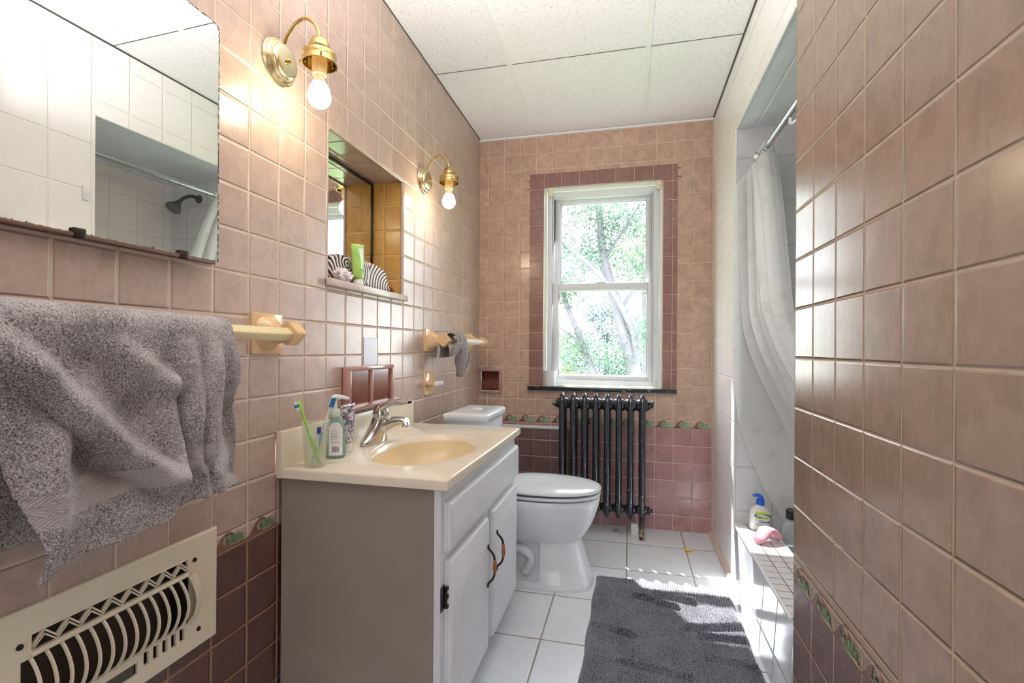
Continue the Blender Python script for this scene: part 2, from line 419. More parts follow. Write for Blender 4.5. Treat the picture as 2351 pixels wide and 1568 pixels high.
# ------------------------------------------------------------------ the room
YF = -1.15                                               # wall behind the camera
HT = H + .06
NY0, NY1, NZ0, NZ1, ND = 1.403, 1.934, 1.302, 1.789, -.147
bm = newbm()
panel(bm, 0, 0, (YF, D), (0, HT), [(NY0, NY1, NZ0, NZ1), (.585, .892, .425, .607)])
for y, mi in ((NY0, 1), (NY1, 1)): panel(bm, 1, y, (ND, 0), (NZ0, NZ1), mi=mi)
for z, mi in ((NZ0, 2), (NZ1, 2)): panel(bm, 2, z, (ND, 0), (NY0, NY1), mi=mi)
panel(bm, 0, ND, (NY0, NY1), (NZ0, NZ1), mi=2)
box(bm, -.12, -.115, .585, .892, .425, .607, mi=3)
for y in (.585, .892): panel(bm, 1, y, (-.12, 0), (.425, .607), mi=3)
for z in (.425, .607): panel(bm, 2, z, (-.12, 0), (.585, .892), mi=3)
wl = struct('wall_left', bm, ['left', 'niche_warm_light', 'niche_top', 'void'], 'left wall of mottled pink beige square tiles with a lit niche', 'wall')
# rounded edge tile round the niche opening
bm = newbm()
for pts in ([(0, NY0, NZ1), (0, NY1, NZ1)], [(0, NY1, NZ0), (0, NY1, NZ1)]):
    tube(bm, [(.000, p[1], p[2]) for p in pts], .007, 12)
obj('niche_edge', bm, 'left', wl)
bm = newbm(); box(bm, .0, .0015, 1.6235, 1.7245, 1.012, 1.112, bev=.001, seg=1)
obj('mauve_tile', bm, simple('mauve_grey_tile', srgb(150, 144, 158), .25, var=.1, scale=60), wl)['label'] = 'mauve grey replacement tile'

WX0, WX1, WZ0, WZ1 = .422, 1.1435, .84, 2.09              # window opening
bm = newbm()
panel(bm, 1, D, (0, W), (0, H+.02), [(WX0, WX1, WZ0, WZ1), (.018, .138, .800, .926)])
for x in (WX0, WX1): panel(bm, 0, x, (D, D+.17), (WZ0, WZ1), mi=1)
for z in (WZ0, WZ1): panel(bm, 2, z, (WX0, WX1), (D, D+.17), mi=1)
wb = struct('wall_back', bm, ['back', 'casing'], 'back wall of pink tile above and mauve tile below, with the window', 'wall')

bm = newbm(); panel(bm, 2, 0, (0, W+.02), (YF, D))
struct('floor', bm, 'floor', 'floor of large off white square tiles with grey grout', 'floor')
def zc(x, y): return H + .007 + (D-y)/D*(W-x)/W*.04
bm = newbm(); A = [0, W*.5, W+.02]; B = [YF, 0, 1, 2, D]
for x0, x1 in zip(A, A[1:]):
    for y0, y1 in zip(B, B[1:]): vf(bm, [(x, y, zc(x, y)) for x, y in ((x0, y0), (x1, y0), (x1, y1), (x0, y1))], [(0, 1, 2, 3)])
cl = struct('ceiling', bm, 'ceil', 'suspended ceiling of white speckled acoustic tiles', 'ceiling')
def gridbar(pts, w, drop=.003):
    bm = newbm(); a, b = Vector((pts[0][0], pts[0][1], 0)), Vector((pts[1][0], pts[1][1], 0)); h_ = w/2; rings = []
    for k in range(13):
        p = a.lerp(b, k/12)
        rings.append([(p.x+dx, p.y, zc(p.x+dx, p.y)-dz) for dx, dz in ((-h_, -.004), (h_, -.004), (h_, drop), (-h_, drop))])
    loft(bm, rings, smooth=False)
    return obj('grid_bar', bm, 'grid', cl)
for pts, w in ((((.412, YF), (.378, D)), .024), (((1.043, YF), (1.0235, D)), .024)): gridbar(pts, w)
for y in (2.285, 1.675, 1.065, .455, -.155, -.765):
    bm = newbm()
    vf(bm, [(0.0, y-.002, zc(0, y)-.001), (W, y-.022, zc(W, y)-.001), (W, y-.018, zc(W, y)-.001), (0.0, y+.002, zc(0, y)-.001)], [(0, 1, 2, 3)])
    obj('tile_joint', bm, 'shadow_gap', cl)
bm = newbm(); box(bm, 0, W, D-.012, D, H-.008, H+.003, bev=.001); struct('trim_1', bm, 'grid', 'thin white wall angle where the back wall meets the ceiling', 'trim')
bm = newbm(); vf(bm, [(.0, YF, zc(0, YF)-.004), (.0035, YF, zc(0, YF)-.001), (.0035, D, zc(0, D)-.001), (0, D, zc(0, D)-.006)], [(0, 1, 2, 3)]); struct('trim_2', bm, 'shadow_gap', 'dark joint line along the top of the left wall', 'trim')
bm = newbm(); vf(bm, [(W, 1.17, H), (W-.006, 1.17, H+.005), (W-.006, D, H+.005), (W, D, H)], [(0, 1, 2, 3)]); struct('trim_3', bm, 'shadow_gap', 'dark joint line along the top of the white right wall', 'trim')

# right side: white tiled tub wall with its opening, pink partition nearer the camera
AY0, AY1, AZ1, AX1 = 1.585, 2.42, 2.085, 2.02
RX, RY = 1.30, 1.174
bm = newbm()
panel(bm, 0, W, (RY, D), (0, HT), [(AY0, AY1, -.1, AZ1)])
bm2 = newbm()
struct('wall_tub', bm, 'white_y', 'white tiled right wall around the tub opening', 'wall')
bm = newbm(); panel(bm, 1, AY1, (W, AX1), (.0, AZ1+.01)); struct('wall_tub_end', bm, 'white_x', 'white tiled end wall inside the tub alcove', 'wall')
bm = newbm(); panel(bm, 0, AX1, (1.1, AY1), (.0, AZ1+.01)); panel(bm, 1, 1.1, (W, AX1), (0, AZ1+.01)); panel(bm, 0, W+.06, (1.1, AY0), (0, AZ1)); panel(bm, 1, AY0, (W, W+.06), (0, AZ1))
struct('wall_tub_back', bm, 'white_y', 'white tiled far side wall inside the tub alcove', 'wall')
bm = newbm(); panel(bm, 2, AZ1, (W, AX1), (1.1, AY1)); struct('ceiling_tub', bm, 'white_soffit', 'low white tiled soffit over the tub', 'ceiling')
bm = newbm(); bm2.free()
for yv in (AY1,): tube(bm, [(W, yv, .25), (W, yv, AZ1)], .004, 8)
tube(bm, [(W, AY0, AZ1), (W, AY1, AZ1)], .004, 8)
struct('trim_4', bm, 'white_paint', 'slim white rounded edge trim around the tub opening', 'trim')
bm = newbm()
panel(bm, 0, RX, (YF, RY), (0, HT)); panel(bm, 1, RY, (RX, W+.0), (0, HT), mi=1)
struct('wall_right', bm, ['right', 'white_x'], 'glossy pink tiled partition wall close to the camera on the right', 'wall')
bm = newbm(); panel(bm, 1, YF, (0, RX), (0, HT), [(.40, 1.16, -.1, 2.03)]); struct('wall_front', bm, 'white_paint', 'wall behind the camera with the doorway', 'wall')
bm = newbm()
panel(bm, 1, YF-1.0, (-.3, 1.9), (0, 2.5)); panel(bm, 0, -.3, (YF-1.0, YF), (0, 2.5)); panel(bm, 0, 1.9, (YF-1.0, YF), (0, 2.5)); panel(bm, 2, 2.5, (-.3, 1.9), (YF-1.0, YF)); panel(bm, 2, -.001, (-.3, 1.9), (YF-1.0, YF)); panel(bm, 1, YF-.002, (-.3, 0), (0, 2.5)); panel(bm, 1, YF-.002, (1.3, 1.9), (0, 2.5)); panel(bm, 1, YF-.002, (0, 1.3), (H, 2.5))
struct('wall_hall', bm, 'casing', 'plain hallway beyond the doorway behind the camera', 'wall'); bm = newbm()
rings = [[(W-r*math.cos(a), y, r*math.sin(a)) for a in np.linspace(0, PI/2, 7)] for r in (.02,) for y in (AY1-.02, D)]
loft(bm, rings, closed=False); struct('baseboard_right', bm, simple('beige_quarter_round', srgb(222, 204, 190), .4), 'beige quarter round along the foot of the white right wall', 'baseboard')

# tub: tiled apron and curb, shallow white basin behind it
CZ, CX1 = .288, 1.568
tub = thing('bathtub', 'white tiled bathtub surround with mosaic topped curb behind the bath mat', 'bathtub', (1.5, 1.9, 0))
bm = newbm(); y0, y1 = RY+.002, AY1-.025
vf(bm, [(1.402, y0, 0), (W-.002, y0, CZ), (W-.002, y1, CZ), (1.402, y1, 0)], [(0, 1, 2, 3)])
vf(bm, [(1.402, y1, 0), (W-.002, y1, CZ), (W+.004, y1+.02, CZ), (W+.004, y1+.02, 0)], [(0, 1, 2, 3)])
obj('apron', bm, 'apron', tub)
bm = newbm(); box(bm, W, CX1, AY0+.002, AY1-.002, CZ-.02, CZ); obj('curb_top', bm, 'curb', tub)
bm = newbm(); tube(bm, [(W-.002, AY0+.01, CZ-.004), (W-.002, y1, CZ-.004)], .0065, 10); tube(bm, [(CX1, AY0+.01, CZ-.002), (CX1, AY1-.003, CZ-.002)], .0055, 10); obj('curb_edge', bm, 'white_paint', tub)
bm = newbm()
prof = [(CX1+.001, CZ-.005), (CX1+.004, .24), (CX1+.02, .206), (CX1+.06, .2), (1.9, .2), (1.975, .21), (AX1-.012, .30)]
loft(bm, [[(x, y, z) for x, z in prof] for y in (1.112, AY1-.004)], closed=False); obj('basin', bm, 'porcelain', tub)

# decorated border: dark wave with a curled crest and a green leaf fan on each tile
def border(name, label, fn, a0, a1, pitch, off, z0, z1, mats, flip=False):
    h = z1-z0; body, fan, line = newbm(), newbm(), newbm()
    k0, k1 = math.floor((a0-off)/pitch)-1, math.ceil((a1-off)/pitch)+1
    def F(u, v, t): return fn(u, z0+v*h, t)
    for k in range(k0, k1):
        c = off+k*pitch
        U = lambda q: c+(pitch*(1-q) if flip else pitch*q)
        if not (min(U(0), U(1)) >= a0-.02 and max(U(0), U(1)) <= a1+.02): continue
        cl_ = lambda q: min(max(U(q), a0), a1)
        # wave body: low at the left, rising to the crest, hollow under the curl, then flat
        out = [(0, .10), (.05, .16), (.11, .32), (.17, .55), (.24, .78), (.32, .93), (.40, .98), (.39, .86), (.335, .72), (.30, .54), (.315, .34), (.37, .19), (.47, .10), (.62, .07), (.80, .07), (.93, .08), (1, .10)]
        poly = [(0, 0)]+out+[(1, 0)]
        vf(body, [F(cl_(q), v, .0010) for q, v in poly], [tuple(range(len(poly)))])
        # curl
        if a0 <= U(.2) <= a1 and a0 <= U(.62) <= a1:
            sp = []
            for i in range(26):
                a = 2.0-i*.26; r = .34*(1-i/29)
                sp.append(F(U(.455+r*.48*math.cos(a)), .60+r*1.12*math.sin(a), .0016))
            tube(body, sp, [.0026*(1-.4*i/25) for i in range(26)], 6)
            cc = [(U(.45+.075*math.cos(a)), .36+.20*math.sin(a)) for a in np.linspace(0, 2*PI, 12, endpoint=False)]
            vf(fan, [F(u, v, .0018) for u, v in cc], [tuple(range(12))])
            sg = [F(U(.455+(.27*(1-i/24))*.48*math.cos(2.0-i*.30)), .56+(.27*(1-i/24))*1.12*math.sin(2.0-i*.30), .0020) for i in range(20)]
            tube(fan, sg, [.0021*(1-.4*i/19) for i in range(20)], 6)
        tube(line, [F(cl_(q), v, .0012) for q, v in out[1:7]], .00055, 5); tube(line, [F(cl_(q), v, .0012) for q, v in out[10:]], .00055, 5)
        # fan of five petals
        if a0 <= U(.55) <= a1 and a0 <= U(.98) <= a1:
            for i in range(5):
                a = math.radians(8+i*33); L = (.40, .46, .46, .42, .34)[i]
                ux, uy = math.cos(a), math.sin(a)
                pet = [(0, 0), (.45, -.15), (.82, -.21), (1, 0), (.82, .21), (.45, .15)]
                pts = []
                for s_, w_ in pet:
                    x_ = (s_*ux-w_*uy)*L*.62; y_ = (s_*uy+w_*ux)*L*1.45
                    pts.append((U(.66+x_), .14+y_))
                vf(fan, [F(u, v, .0014+.0002*i) for u, v in pts], [tuple(range(6))])
                tube(line, [F(U(.66), .14, .0016), F(U(.66+ux*L*.62), .14+uy*L*1.45, .0022)], .0004, 5)
            tube(line, [F(U(.48+.5*q), .10+.04*math.sin(q*PI), .0016) for q in np.linspace(0, 1, 6)], .0007, 5)
    o = struct(name, body, mats[0], label, 'trim', sharp=0)
    obj('leaf_fan', fan, mats[1], o, sharp=0); obj('leaf_vein', line, mats[2], o, sharp=0)
    return o
border('trim_5', 'wave and green leaf border tiles low on the left wall', lambda u, v, t: (t, u, v), .966, 1.176, .1102, .0727, ZB[0], ZB[1], ('wave', 'fan_dark', 'fan_line'))
border('trim_6', 'wave and green leaf border tiles across the back wall', lambda u, v, t: (u, D-t, v), .0, W, .1045, 1.4179-14*.1045, .608, .652, ('wave', 'fan', 'fan_line'))
border('trim_7', 'wave and green leaf border tiles on the near right partition', lambda u, v, t: (RX-t, u, v), .30, RY, .107, RY-11*.107, ZB[0], ZB[1], ('wave_r', 'fan_dark', 'fan_line'), flip=True)
# brown tile surround of the window
bm = newbm(); X0, X1, Z1 = .332, 1.2255, 2.177
vf(bm, [(x, D-.0012, z) for x, z in ((X0, .838), (WX0-.001, .838), (WX0-.001, WZ1), (X0, WZ1), (X0, Z1), (WX0-.001, Z1), (WX1+.001, Z1), (X1, Z1), (X1, WZ1), (WX1+.001, WZ1), (WX1+.001, .838), (X1, .838))],
   [(0, 1, 2, 3), (3, 2, 5, 4), (2, 9, 6, 5), (9, 8, 7, 6), (10, 11, 8, 9)])
struct('trim_8', bm, 'winborder', 'brown tile surround framing the window', 'trim')
bm = newbm()
for x, z in ((X0-.012, 2.135), (X0-.012, 2.083), (X1+.01, 2.15), (X1+.012, 2.10)): lathe(bm, [(.0055, 0), (.0055, .001)], (x, D-.0022, z), 'y', 10)
obj('screw_hole', bm, 'shadow_gap', bpy.data.objects['trim_8'])
bm = newbm(); box(bm, .329, 1.2245, D-.032, D+.10, .815, .838, bev=.003); struct('windowsill', bm, 'sill', 'black marble sill under the window', 'windowsill')
bm = newbm(); box(bm, .0, .545, D-.028, D-.001, .572, .590, bev=.003); struct('trim_9', bm, 'white_paint', 'white ledge strip on the back wall between toilet tank and radiator', 'trim')
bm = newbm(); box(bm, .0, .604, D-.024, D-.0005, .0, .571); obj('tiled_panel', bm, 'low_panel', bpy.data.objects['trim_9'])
bm = newbm(); box(bm, .603, .608, D-.026, D-.0005, .0, .571); obj('panel_edge', bm, 'grid', bpy.data.objects['trim_9'])
bm = newbm(); box(bm, .548, .60, D-.028, D-.001, .570, .589, bev=.003); obj('strip_end', bm, simple('grey_strip_end', srgb(140, 132, 130), .5), bpy.data.objects['trim_9'])

# ------------------------------------------------------------------ window
win = thing('window_1', 'white double hung window with a view of bright trees', 'window', ((WX0+WX1)/2, D+.09, WZ0)); win['kind'] = 'structure'
def frame(bm, x0, x1, z0, z1, wl_, wr, wb_, wt, y0, y1, bev=.003):
    for q in ((x0, x0+wl_, z0, z1), (x1-wr, x1, z0, z1), (x0+wl_, x1-wr, z0, z0+wb_), (x0+wl_, x1-wr, z1-wt, z1)):
        box(bm, q[0], q[1], y0, y1, q[2], q[3], bev=bev)
bm = newbm(); frame(bm, WX0+.001, WX1-.001, WZ0+.001, WZ1-.001, .016, .016, .008, .02, D+.012, D+.03); obj('casing', bm, 'casing', win)
bm = newbm(); frame(bm, WX0+.016, WX1-.016, WZ0+.006, WZ1-.02, .032, .036, .03, .032, D+.045, D+.15); obj('frame', bm, 'vinyl', win)
bm = newbm(); frame(bm, WX0+.045, WX1-.049, WZ0+.03, WZ1-.048, .012, .012, .012, .012, D+.058, D+.15, bev=.002); obj('track', bm, 'vinyl', win)
def sash(name, x0, x1, z0, z1, ws, wb_, wt, y0, y1):
    bm = newbm(); frame(bm, x0, x1, z0, z1, ws, ws, wb_, wt, y0, y1, bev=.004); s = obj(name, bm, 'vinyl', win)
    bm = newbm(); frame(bm, x0+ws-.001, x1-ws+.001, z0+wb_-.001, z1-wt+.001, .006, .006, .006, .006, (y0+y1)/2-.006, (y0+y1)/2+.006, bev=.001); obj('glazing_bead', bm, 'vinyl', s)
    bm = newbm(); panel(bm, 1, (y0+y1)/2, (x0+ws, x1-ws), (z0+wb_, z1-wt)); obj('pane', bm, 'pane', s); return s
sash('upper_sash', .478, 1.089, 1.455, 2.035, .038, .035, .03, D+.10, D+.135)
ls = sash('lower_sash', .476, 1.091, .873, 1.488, .033, .034, .044, D+.062, D+.098)
bm = newbm(); box(bm, .745, .805, D+.058, D+.09, 1.488, 1.494, bev=.002); lathe(bm, [(.012, 0), (.012, .008), (.008, .012)], (.775, D+.075, 1.492), n=16); tube(bm, [(.775, D+.075, 1.500), (.80, D+.066, 1.499)], .004, 8); obj('sash_lock', bm, 'vinyl', ls)
for x in (.463, 1.118):
    bm = newbm(); box(bm, x-.014, x+.014, D-.0, D+.03, 2.045, 2.088, bev=.003); box(bm, x-.010, x+.010, D-.008, D+.0, 2.032, 2.056, bev=.003)
    o = obj('blind_bracket', bm, 'cream')
    tag(o, 'small cream roller blind bracket in the window corner, ' + ('left one' if x < .8 else 'right one'), 'bracket', 'roller blind brackets')
bm = newbm(); lathe(bm, [(.033, .0), (.035, .002), (.040, .09), (.041, .098), (.039, .098), (.036, .01), (.0, .008)], (.466, D+.012, .8385), n=28, cap1=False)
tag(obj('cup', bm, 'paper_white'), 'plain white cup on the window sill', 'cup')

# ------------------------------------------------------------------ mirror
MX, MY0, MY1, MZ0, MZ1 = .013, .22, .937, 1.2705, 1.8155
bm = newbm(); ch = .016
pts = [(MY0, MZ0), (MY1, MZ0), (MY1, MZ1-ch), (MY1-ch*.3, MZ1-ch*.3), (MY1-ch*1.4, MZ1), (MY0, MZ1)]
prism(bm, pts, lambda u, v, t: (t, u, v), .004, MX)
mir = tag(obj('wall_mirror', bm, 'mirror', sharp=0), 'frameless old wall mirror with black flaking edge above the towel', 'mirror')
bm = newbm(); e = MX+.0004                                    # flaked silver along the edges
def flake(p, q, wmax, n):
    a, b = Vector(p), Vector(q); t = (b-a).normalized(); s = Vector((-t.y, t.x)); L = (b-a).length
    prev = None
    for i in range(n+1):
        w = .0012+.0016*random.random() + wmax*.5*max(0, math.sin(i*.9)*math.sin(i*.23+1))**3*random.random()
        p0, p1 = a+t*L*i/n, a+t*L*i/n+s*w
        cur = (bm.verts.new((e, p0.x, p0.y)), bm.verts.new((e, p1.x, p1.y)))
        if prev: bm.faces.new((prev[0], cur[0], cur[1], prev[1]))
        prev = cur
for a, b, w in ((1, 2, .006), (2, 3, .005), (3, 4, .005), (4, 5, .002)): flake(pts[a], pts[b], w, 240 if a == 1 else 60)
flake(pts[0], pts[1], .009, 420)
obj('worn_edge', bm, 'mirror_edge', mir, sharp=0)
bm = newbm(); box(bm, .001, .019, MY0, MY1-.012, MZ0-.007, MZ0+.0005, bev=.001); obj('bottom_channel', bm, 'brown_metal', mir)
for y in (.647, .846):
    bm = newbm(); box(bm, .010, .021, y-.010, y+.010, MZ0-.009, MZ0+.010, bev=.003); obj('clip', bm, 'black_iron', mir)

# the old mirror stands a little proud of the wall at its right-hand edge
for o_ in [mir]+list(mir.children): o_.data.transform(Matrix.Translation((0, MY0, 0)) @ Matrix.Rotation(-.0257, 4, 'Z') @ Matrix.Translation((0, -MY0, 0)))

# ------------------------------------------------------------------ sconces
def make_sconce(y, label):
    z = 1.863; t = thing('wall_sconce', label, 'wall lamp', (0, y, z), 'brass wall sconces with bare bulbs')
    bm = newbm(); lathe(bm, [(.062, 0), (.063, .004), (.060, .009), (.055, .010), (.0555, .014), (.052, .019), (.047, .020), (.0465, .024), (.043, .029), (.036, .031), (.0, .032)], (.0, y, z), 'x', 48, cap1=False)
    p = obj('back_plate', bm, 'brass_pale', t)
    bm = newbm(); lathe(bm, [(.004, .031), (.007, .033), (.007, .038), (.003, .041)], (0, y, z), 'x', 20); obj('knob', bm, 'brass', p)
    bm = newbm(); pts = bez([(.018, y, z+.048), (.032, y, z+.075), (.058, y, z+.103), (.085, y, z+.111), (.112, y, z+.095), (.126, y, z+.070), (.129, y, z+.048)], 8)
    tube(bm, pts, .0045, 12); obj('arm', bm, 'brass', t)
    cx = .131
    bm = newbm(); lathe(bm, [(.007, .054), (.012, .052), (.022, .043), (.028, .030), (.0285, .020), (.026, .014), (.020, .012)], (cx, y, z), n=36)
    c = obj('cup', bm, 'brass', t)
    bm = newbm(); lathe(bm, [(.020, .014), (.036, .012), (.043, .008), (.0445, .002), (.0435, -.004), (.0435, -.014), (.0455, -.018), (.0455, -.021), (.042, -.021), (.0415, -.004), (.036, .006), (.02, .008)], (cx, y, z), n=40, cap0=False, cap1=False)
    r = obj('shade_ring', bm, 'brass', t)
    for k in range(3):
        a = math.radians(-50+120*k); bm = newbm(); d = Vector((math.cos(a), math.sin(a), 0)); q = Vector((cx, y, z-.010))
        tube(bm, [q+d*.040, q+d*.051], .0022, 8); tube(bm, [q+d*.051, q+d*.055], .0042, 10); obj('screw', bm, 'brass', r)
    bm = newbm(); lathe(bm, [(.019, .006), (.019, -.050), (.017, -.052), (.012, -.052)], (cx, y, z), n=28); obj('socket', bm, 'socket', t)
    bm = newbm(); lathe(bm, [(.014, -.053), (.015, -.062), (.019, -.074)], (cx, y, z), n=28, cap0=True, cap1=False); obj('bulb_neck', bm, simple('bulb_neck', srgb(244, 226, 190), .3), t)
    bm = newbm(); pr = [(.019, -.074), (.026, -.086)] + [(.0305*math.cos(a), -.108+.0305*math.sin(a)*1.03) for a in np.linspace(.62, -PI/2, 14)]
    lathe(bm, pr, (cx, y, z), n=28, cap1=False); obj('bulb', bm, 'bulb', t)
    return t
sc = make_sconce(1.166, 'brass wall sconce with lit bare bulb beside the mirror')
dup(sc, (0, 2.145, 1.863), 'brass wall sconce with lit bare bulb beyond the niche')

# ------------------------------------------------------------------ niche
bm = newbm(); box(bm, .0, .021, 1.390, 1.956, 1.2755, 1.3005, bev=.004); box(bm, ND+.001, .002, NY0+.001, NY1-.001, 1.296, 1.3035)
struct('trim_10', bm, simple('stone_shelf', srgb(206, 192, 184), .3, var=.1, scale=30), 'pale stone shelf sill of the wall niche', 'trim')
bm = newbm(); panel(bm, 0, ND+.009, (NY0+.002, NY1-.014), (1.304, NZ1-.012))
nm = tag(obj('niche_mirror', bm, 'mirror', sharp=0), 'mirror on the back of the wall niche with thin black frame', 'mirror')
bm = newbm()
for q in ((NY1-.016, NY1-.006, 1.303, NZ1-.004), (NY0+.001, NY1-.006, NZ1-.014, NZ1-.004)): box(bm, ND+.002, ND+.013, q[0], q[1], q[2], q[3], bev=.002)
obj('frame', bm, 'black_iron', nm)
# zebra pouch
bm = newbm(); NF = 1.3036
prof = [(1.455, .0), (1.452, .03), (1.462, .06), (1.49, .088), (1.53, .102), (1.60, .108), (1.70, .110), (1.78, .108), (1.845, .098), (1.872, .086), (1.885, .06), (1.902, .03), (1.915, .008), (1.910, .0)]
cyy, czz = 1.68, .04
rings = []
for dx, s in ((-.112, .55), (-.108, .85), (-.095, .97), (-.075, 1.0), (-.055, 1.0), (-.042, .95), (-.034, .82), (-.030, .5), (-.029, .1)):
    rings.append([(dx, cyy+(y-cyy)*(.6+.4*s), NF+max(0., czz+(z-czz)*s) if z > 0 else NF+.0004+.03*(1-s)) for y, z in prof])
loft(bm, rings); pouch = tag(obj('zebra_pouch', bm, 'zebra', sharp=0), 'black and white spiral print pouch in the wall niche', 'pouch')
bm = newbm(); tube(bm, bez([(-.05, 1.895, NF+.03), (-.045, 1.917, NF+.022), (-.04, 1.921, NF+.008), (-.045, 1.905, NF+.006)], 6), .007, 8); obj('zip_pull', bm, 'maroon', pouch)
# green tube standing on its cap
tb = thing('squeeze_tube', 'lime green cosmetic tube standing on its cap in front of the pouch', 'tube', (-.012, 1.604, NF))
bm = newbm(); lathe(bm, [(.0175, 0), (.018, .002), (.018, .018), (.0165, .02)], (-.012, 1.606, NF), n=24); obj('cap', bm, 'paper_white', tb)
bm = newbm(); rings = []
for k in range(15):
    f = k/14; a, b = .028+.015*f, .019*(1-f)**.7+.0014; z = NF+.02+.128*f
    if k == 0: a, b = .020, .016
    rings.append([(-.012+b*math.sin(t), 1.606-.006*f+a*math.cos(t), z+.006*f*math.cos(t)) for t in np.linspace(0, 2*PI, 28, endpoint=False)])
loft(bm, rings); body = obj('tube_body', bm, 'green_tube', tb)
bm = newbm()
Lb_ = []
for zv in np.linspace(.062, .134, 9):
    row = []
    for u_ in np.linspace(0, 1, 8):
        q_ = (zv-.062)/.072; yl_ = 1.612-.022*q_; yr_ = 1.629+.008*q_; yv = yl_+(yr_-yl_)*u_; f_ = (zv-.02)/.128
        a_, b2_ = .028+.015*f_, .019*max(0., 1-f_)**.7+.0014; c_t = max(-.97, min(.97, (yv-1.606+.006*f_)/a_))
        row.append((-.012+b2_*math.sqrt(1-c_t*c_t)+.0008, yv, NF+zv+.006*f_*c_t))
    Lb_.append(row)
loft(bm, Lb_, closed=False)
for k in range(5): box(bm, .0040, .0064, 1.598, 1.598+(.028, .022, .026, .018, .024)[k], NF+.056-k*.006, NF+.0575-k*.006, mi=1)
obj('label', bm, ['tube_label', 'label_grey'], body, sharp=0)
# crumpled wrap
bm = newbm(); bmesh.ops.create_icosphere(bm, subdivisions=4, radius=1)
for v in bm.verts:
    n_ = v.co.copy(); k = 1+.16*math.sin(n_.x*7+n_.y*5)+.13*math.sin(n_.y*11-n_.z*8)+.1*math.sin(n_.z*13+n_.x*9)
    v.co = Vector((-.006+n_.x*.014*k, 1.500+n_.y*.050*k, NF+.021+n_.z*.021*min(k, 1.25)))
    v.co.z = max(v.co.z, NF+.0005)
for f in bm.faces: f.smooth = True
tag(obj('wrapped_soap', bm, 'pinkbag', sharp=0), 'crumpled pink and white wrapper at the niche left edge', 'wrapper')

# ------------------------------------------------------------------ towel bars
def diamond(bm, y0, y1, cx, cz, r, mi=0, bev=.004):
    poly = [(cx+r*math.cos(a), cz+r*math.sin(a)) for a in (0, PI/2, PI, 3*PI/2)]
    q = []
    for i in range(4):
        p, pn, pp = Vector(poly[i]), Vector(poly[(i+1) % 4]), Vector(poly[i-1])
        q += [tuple(p+(pp-p).normalized()*bev), tuple(p+((pp+pn)/2-p).normalized()*bev*.45), tuple(p+(pn-p).normalized()*bev)]
    prism(bm, q, lambda u, v, t: (u, t, v), y0, y1, mi)
def towel_bar(name, label, ya, yb_, barmat, group):
    t = thing(name, label, 'towel bar', (0, (ya+yb_)/2, 1.112), group)
    for y in (ya, yb_):
        bm = newbm(); box(bm, .0, .010, y-.057, y+.057, 1.058, 1.167, bev=.004)
        # flared neck from plate to the diamond cap
        rings = []
        for x, a, b in ((.009, .048, .046), (.018, .040, .040), (.032, .027, .030), (.048, .021, .026), (.06, .020, .026)):
            rings.append([(x, y+a*math.copysign(abs(math.cos(s))**.7, math.cos(s)), 1.1125+b*math.copysign(abs(math.sin(s))**.7, math.sin(s))) for s in np.linspace(0, 2*PI, 24, endpoint=False)])
        loft(bm, rings)
        br = obj('bracket', bm, 'beige_ceramic', t)
        bm = newbm(); diamond(bm, y-.019, y+.019, .082, 1.1125, .0345, bev=.007); obj('diamond_cap', bm, 'beige_ceramic', br)
    bm = newbm(); diamond(bm, ya, yb_, .084, 1.110, .0185, bev=.003); obj('bar', bm, barmat, t)
towel_bar('towel_bar', 'cream ceramic towel bar holding the grey towel', .36, 1.125, 'bar_cream', 'ceramic towel bars')
towel_bar('towel_bar', 'white towel bar with tan brackets and grey rag near the back corner', 2.226, 2.857, 'bar_white', 'ceramic towel bars')

# grey towel over the near bar
NS, NT_ = 190, 300
s = np.linspace(0, 1, NS)[:, None]; u = np.linspace(0, 1, NT_)[None, :]
Lb, Lt = .36, .062                                            # back drop, over the bar, front drop .40
L = Lb+Lt+.40; dist = u*L
front = np.clip((dist-Lb-Lt)/.40, 0, 1); back = np.clip((Lb-dist)/Lb, 0, 1); th = np.clip((dist-Lb)/Lt, 0, 1)*PI
yl = np.interp(front, [0, .45, .58, .76, .86, 1], [.452, .486, .494, .520, .531, .527]); yr = np.interp(front, [0, .35, .8, 1], [.886, .897, .911, .913])
ylb = .455-.03*back; yrb = .884-.03*back
onback = (dist < Lb+Lt/2)
YL = np.where(onback, ylb+0*front, yl); YR = np.where(onback, yrb+0*front, yr)
Y = YL+(YR-YL)*s
zb = np.interp(s[:, 0], [0, .12, .22, .46, .62, .68, 1], [.7366, .748, .752, .757, .772, .778, .774])[:, None]
ztop = 1.1345-.006*s
xr = .031
Z = np.where(dist < Lb, ztop-.018-back*.345, np.where(front > 0, ztop-.018-front*(ztop-.018-zb), ztop-.018+np.sin(th)*.024))
X = np.where(dist < Lb, .084-.026-.012*np.minimum(1, back*4)+0*s, np.where(front > 0, .084+.030+0*s, .084-np.cos(th)*.029))
def ridge(s0, t0, s1, t1, w, a):
    dx, dy = s1-s0, t1-t0; k = np.clip(((s-s0)*dx+(front-t0)*dy)/(dx*dx+dy*dy), 0, 1)
    d2 = (s-s0-k*dx)**2+((front-t0-k*dy)*.87)**2
    return a*np.exp(-d2/w**2)*np.minimum(1, front*5)
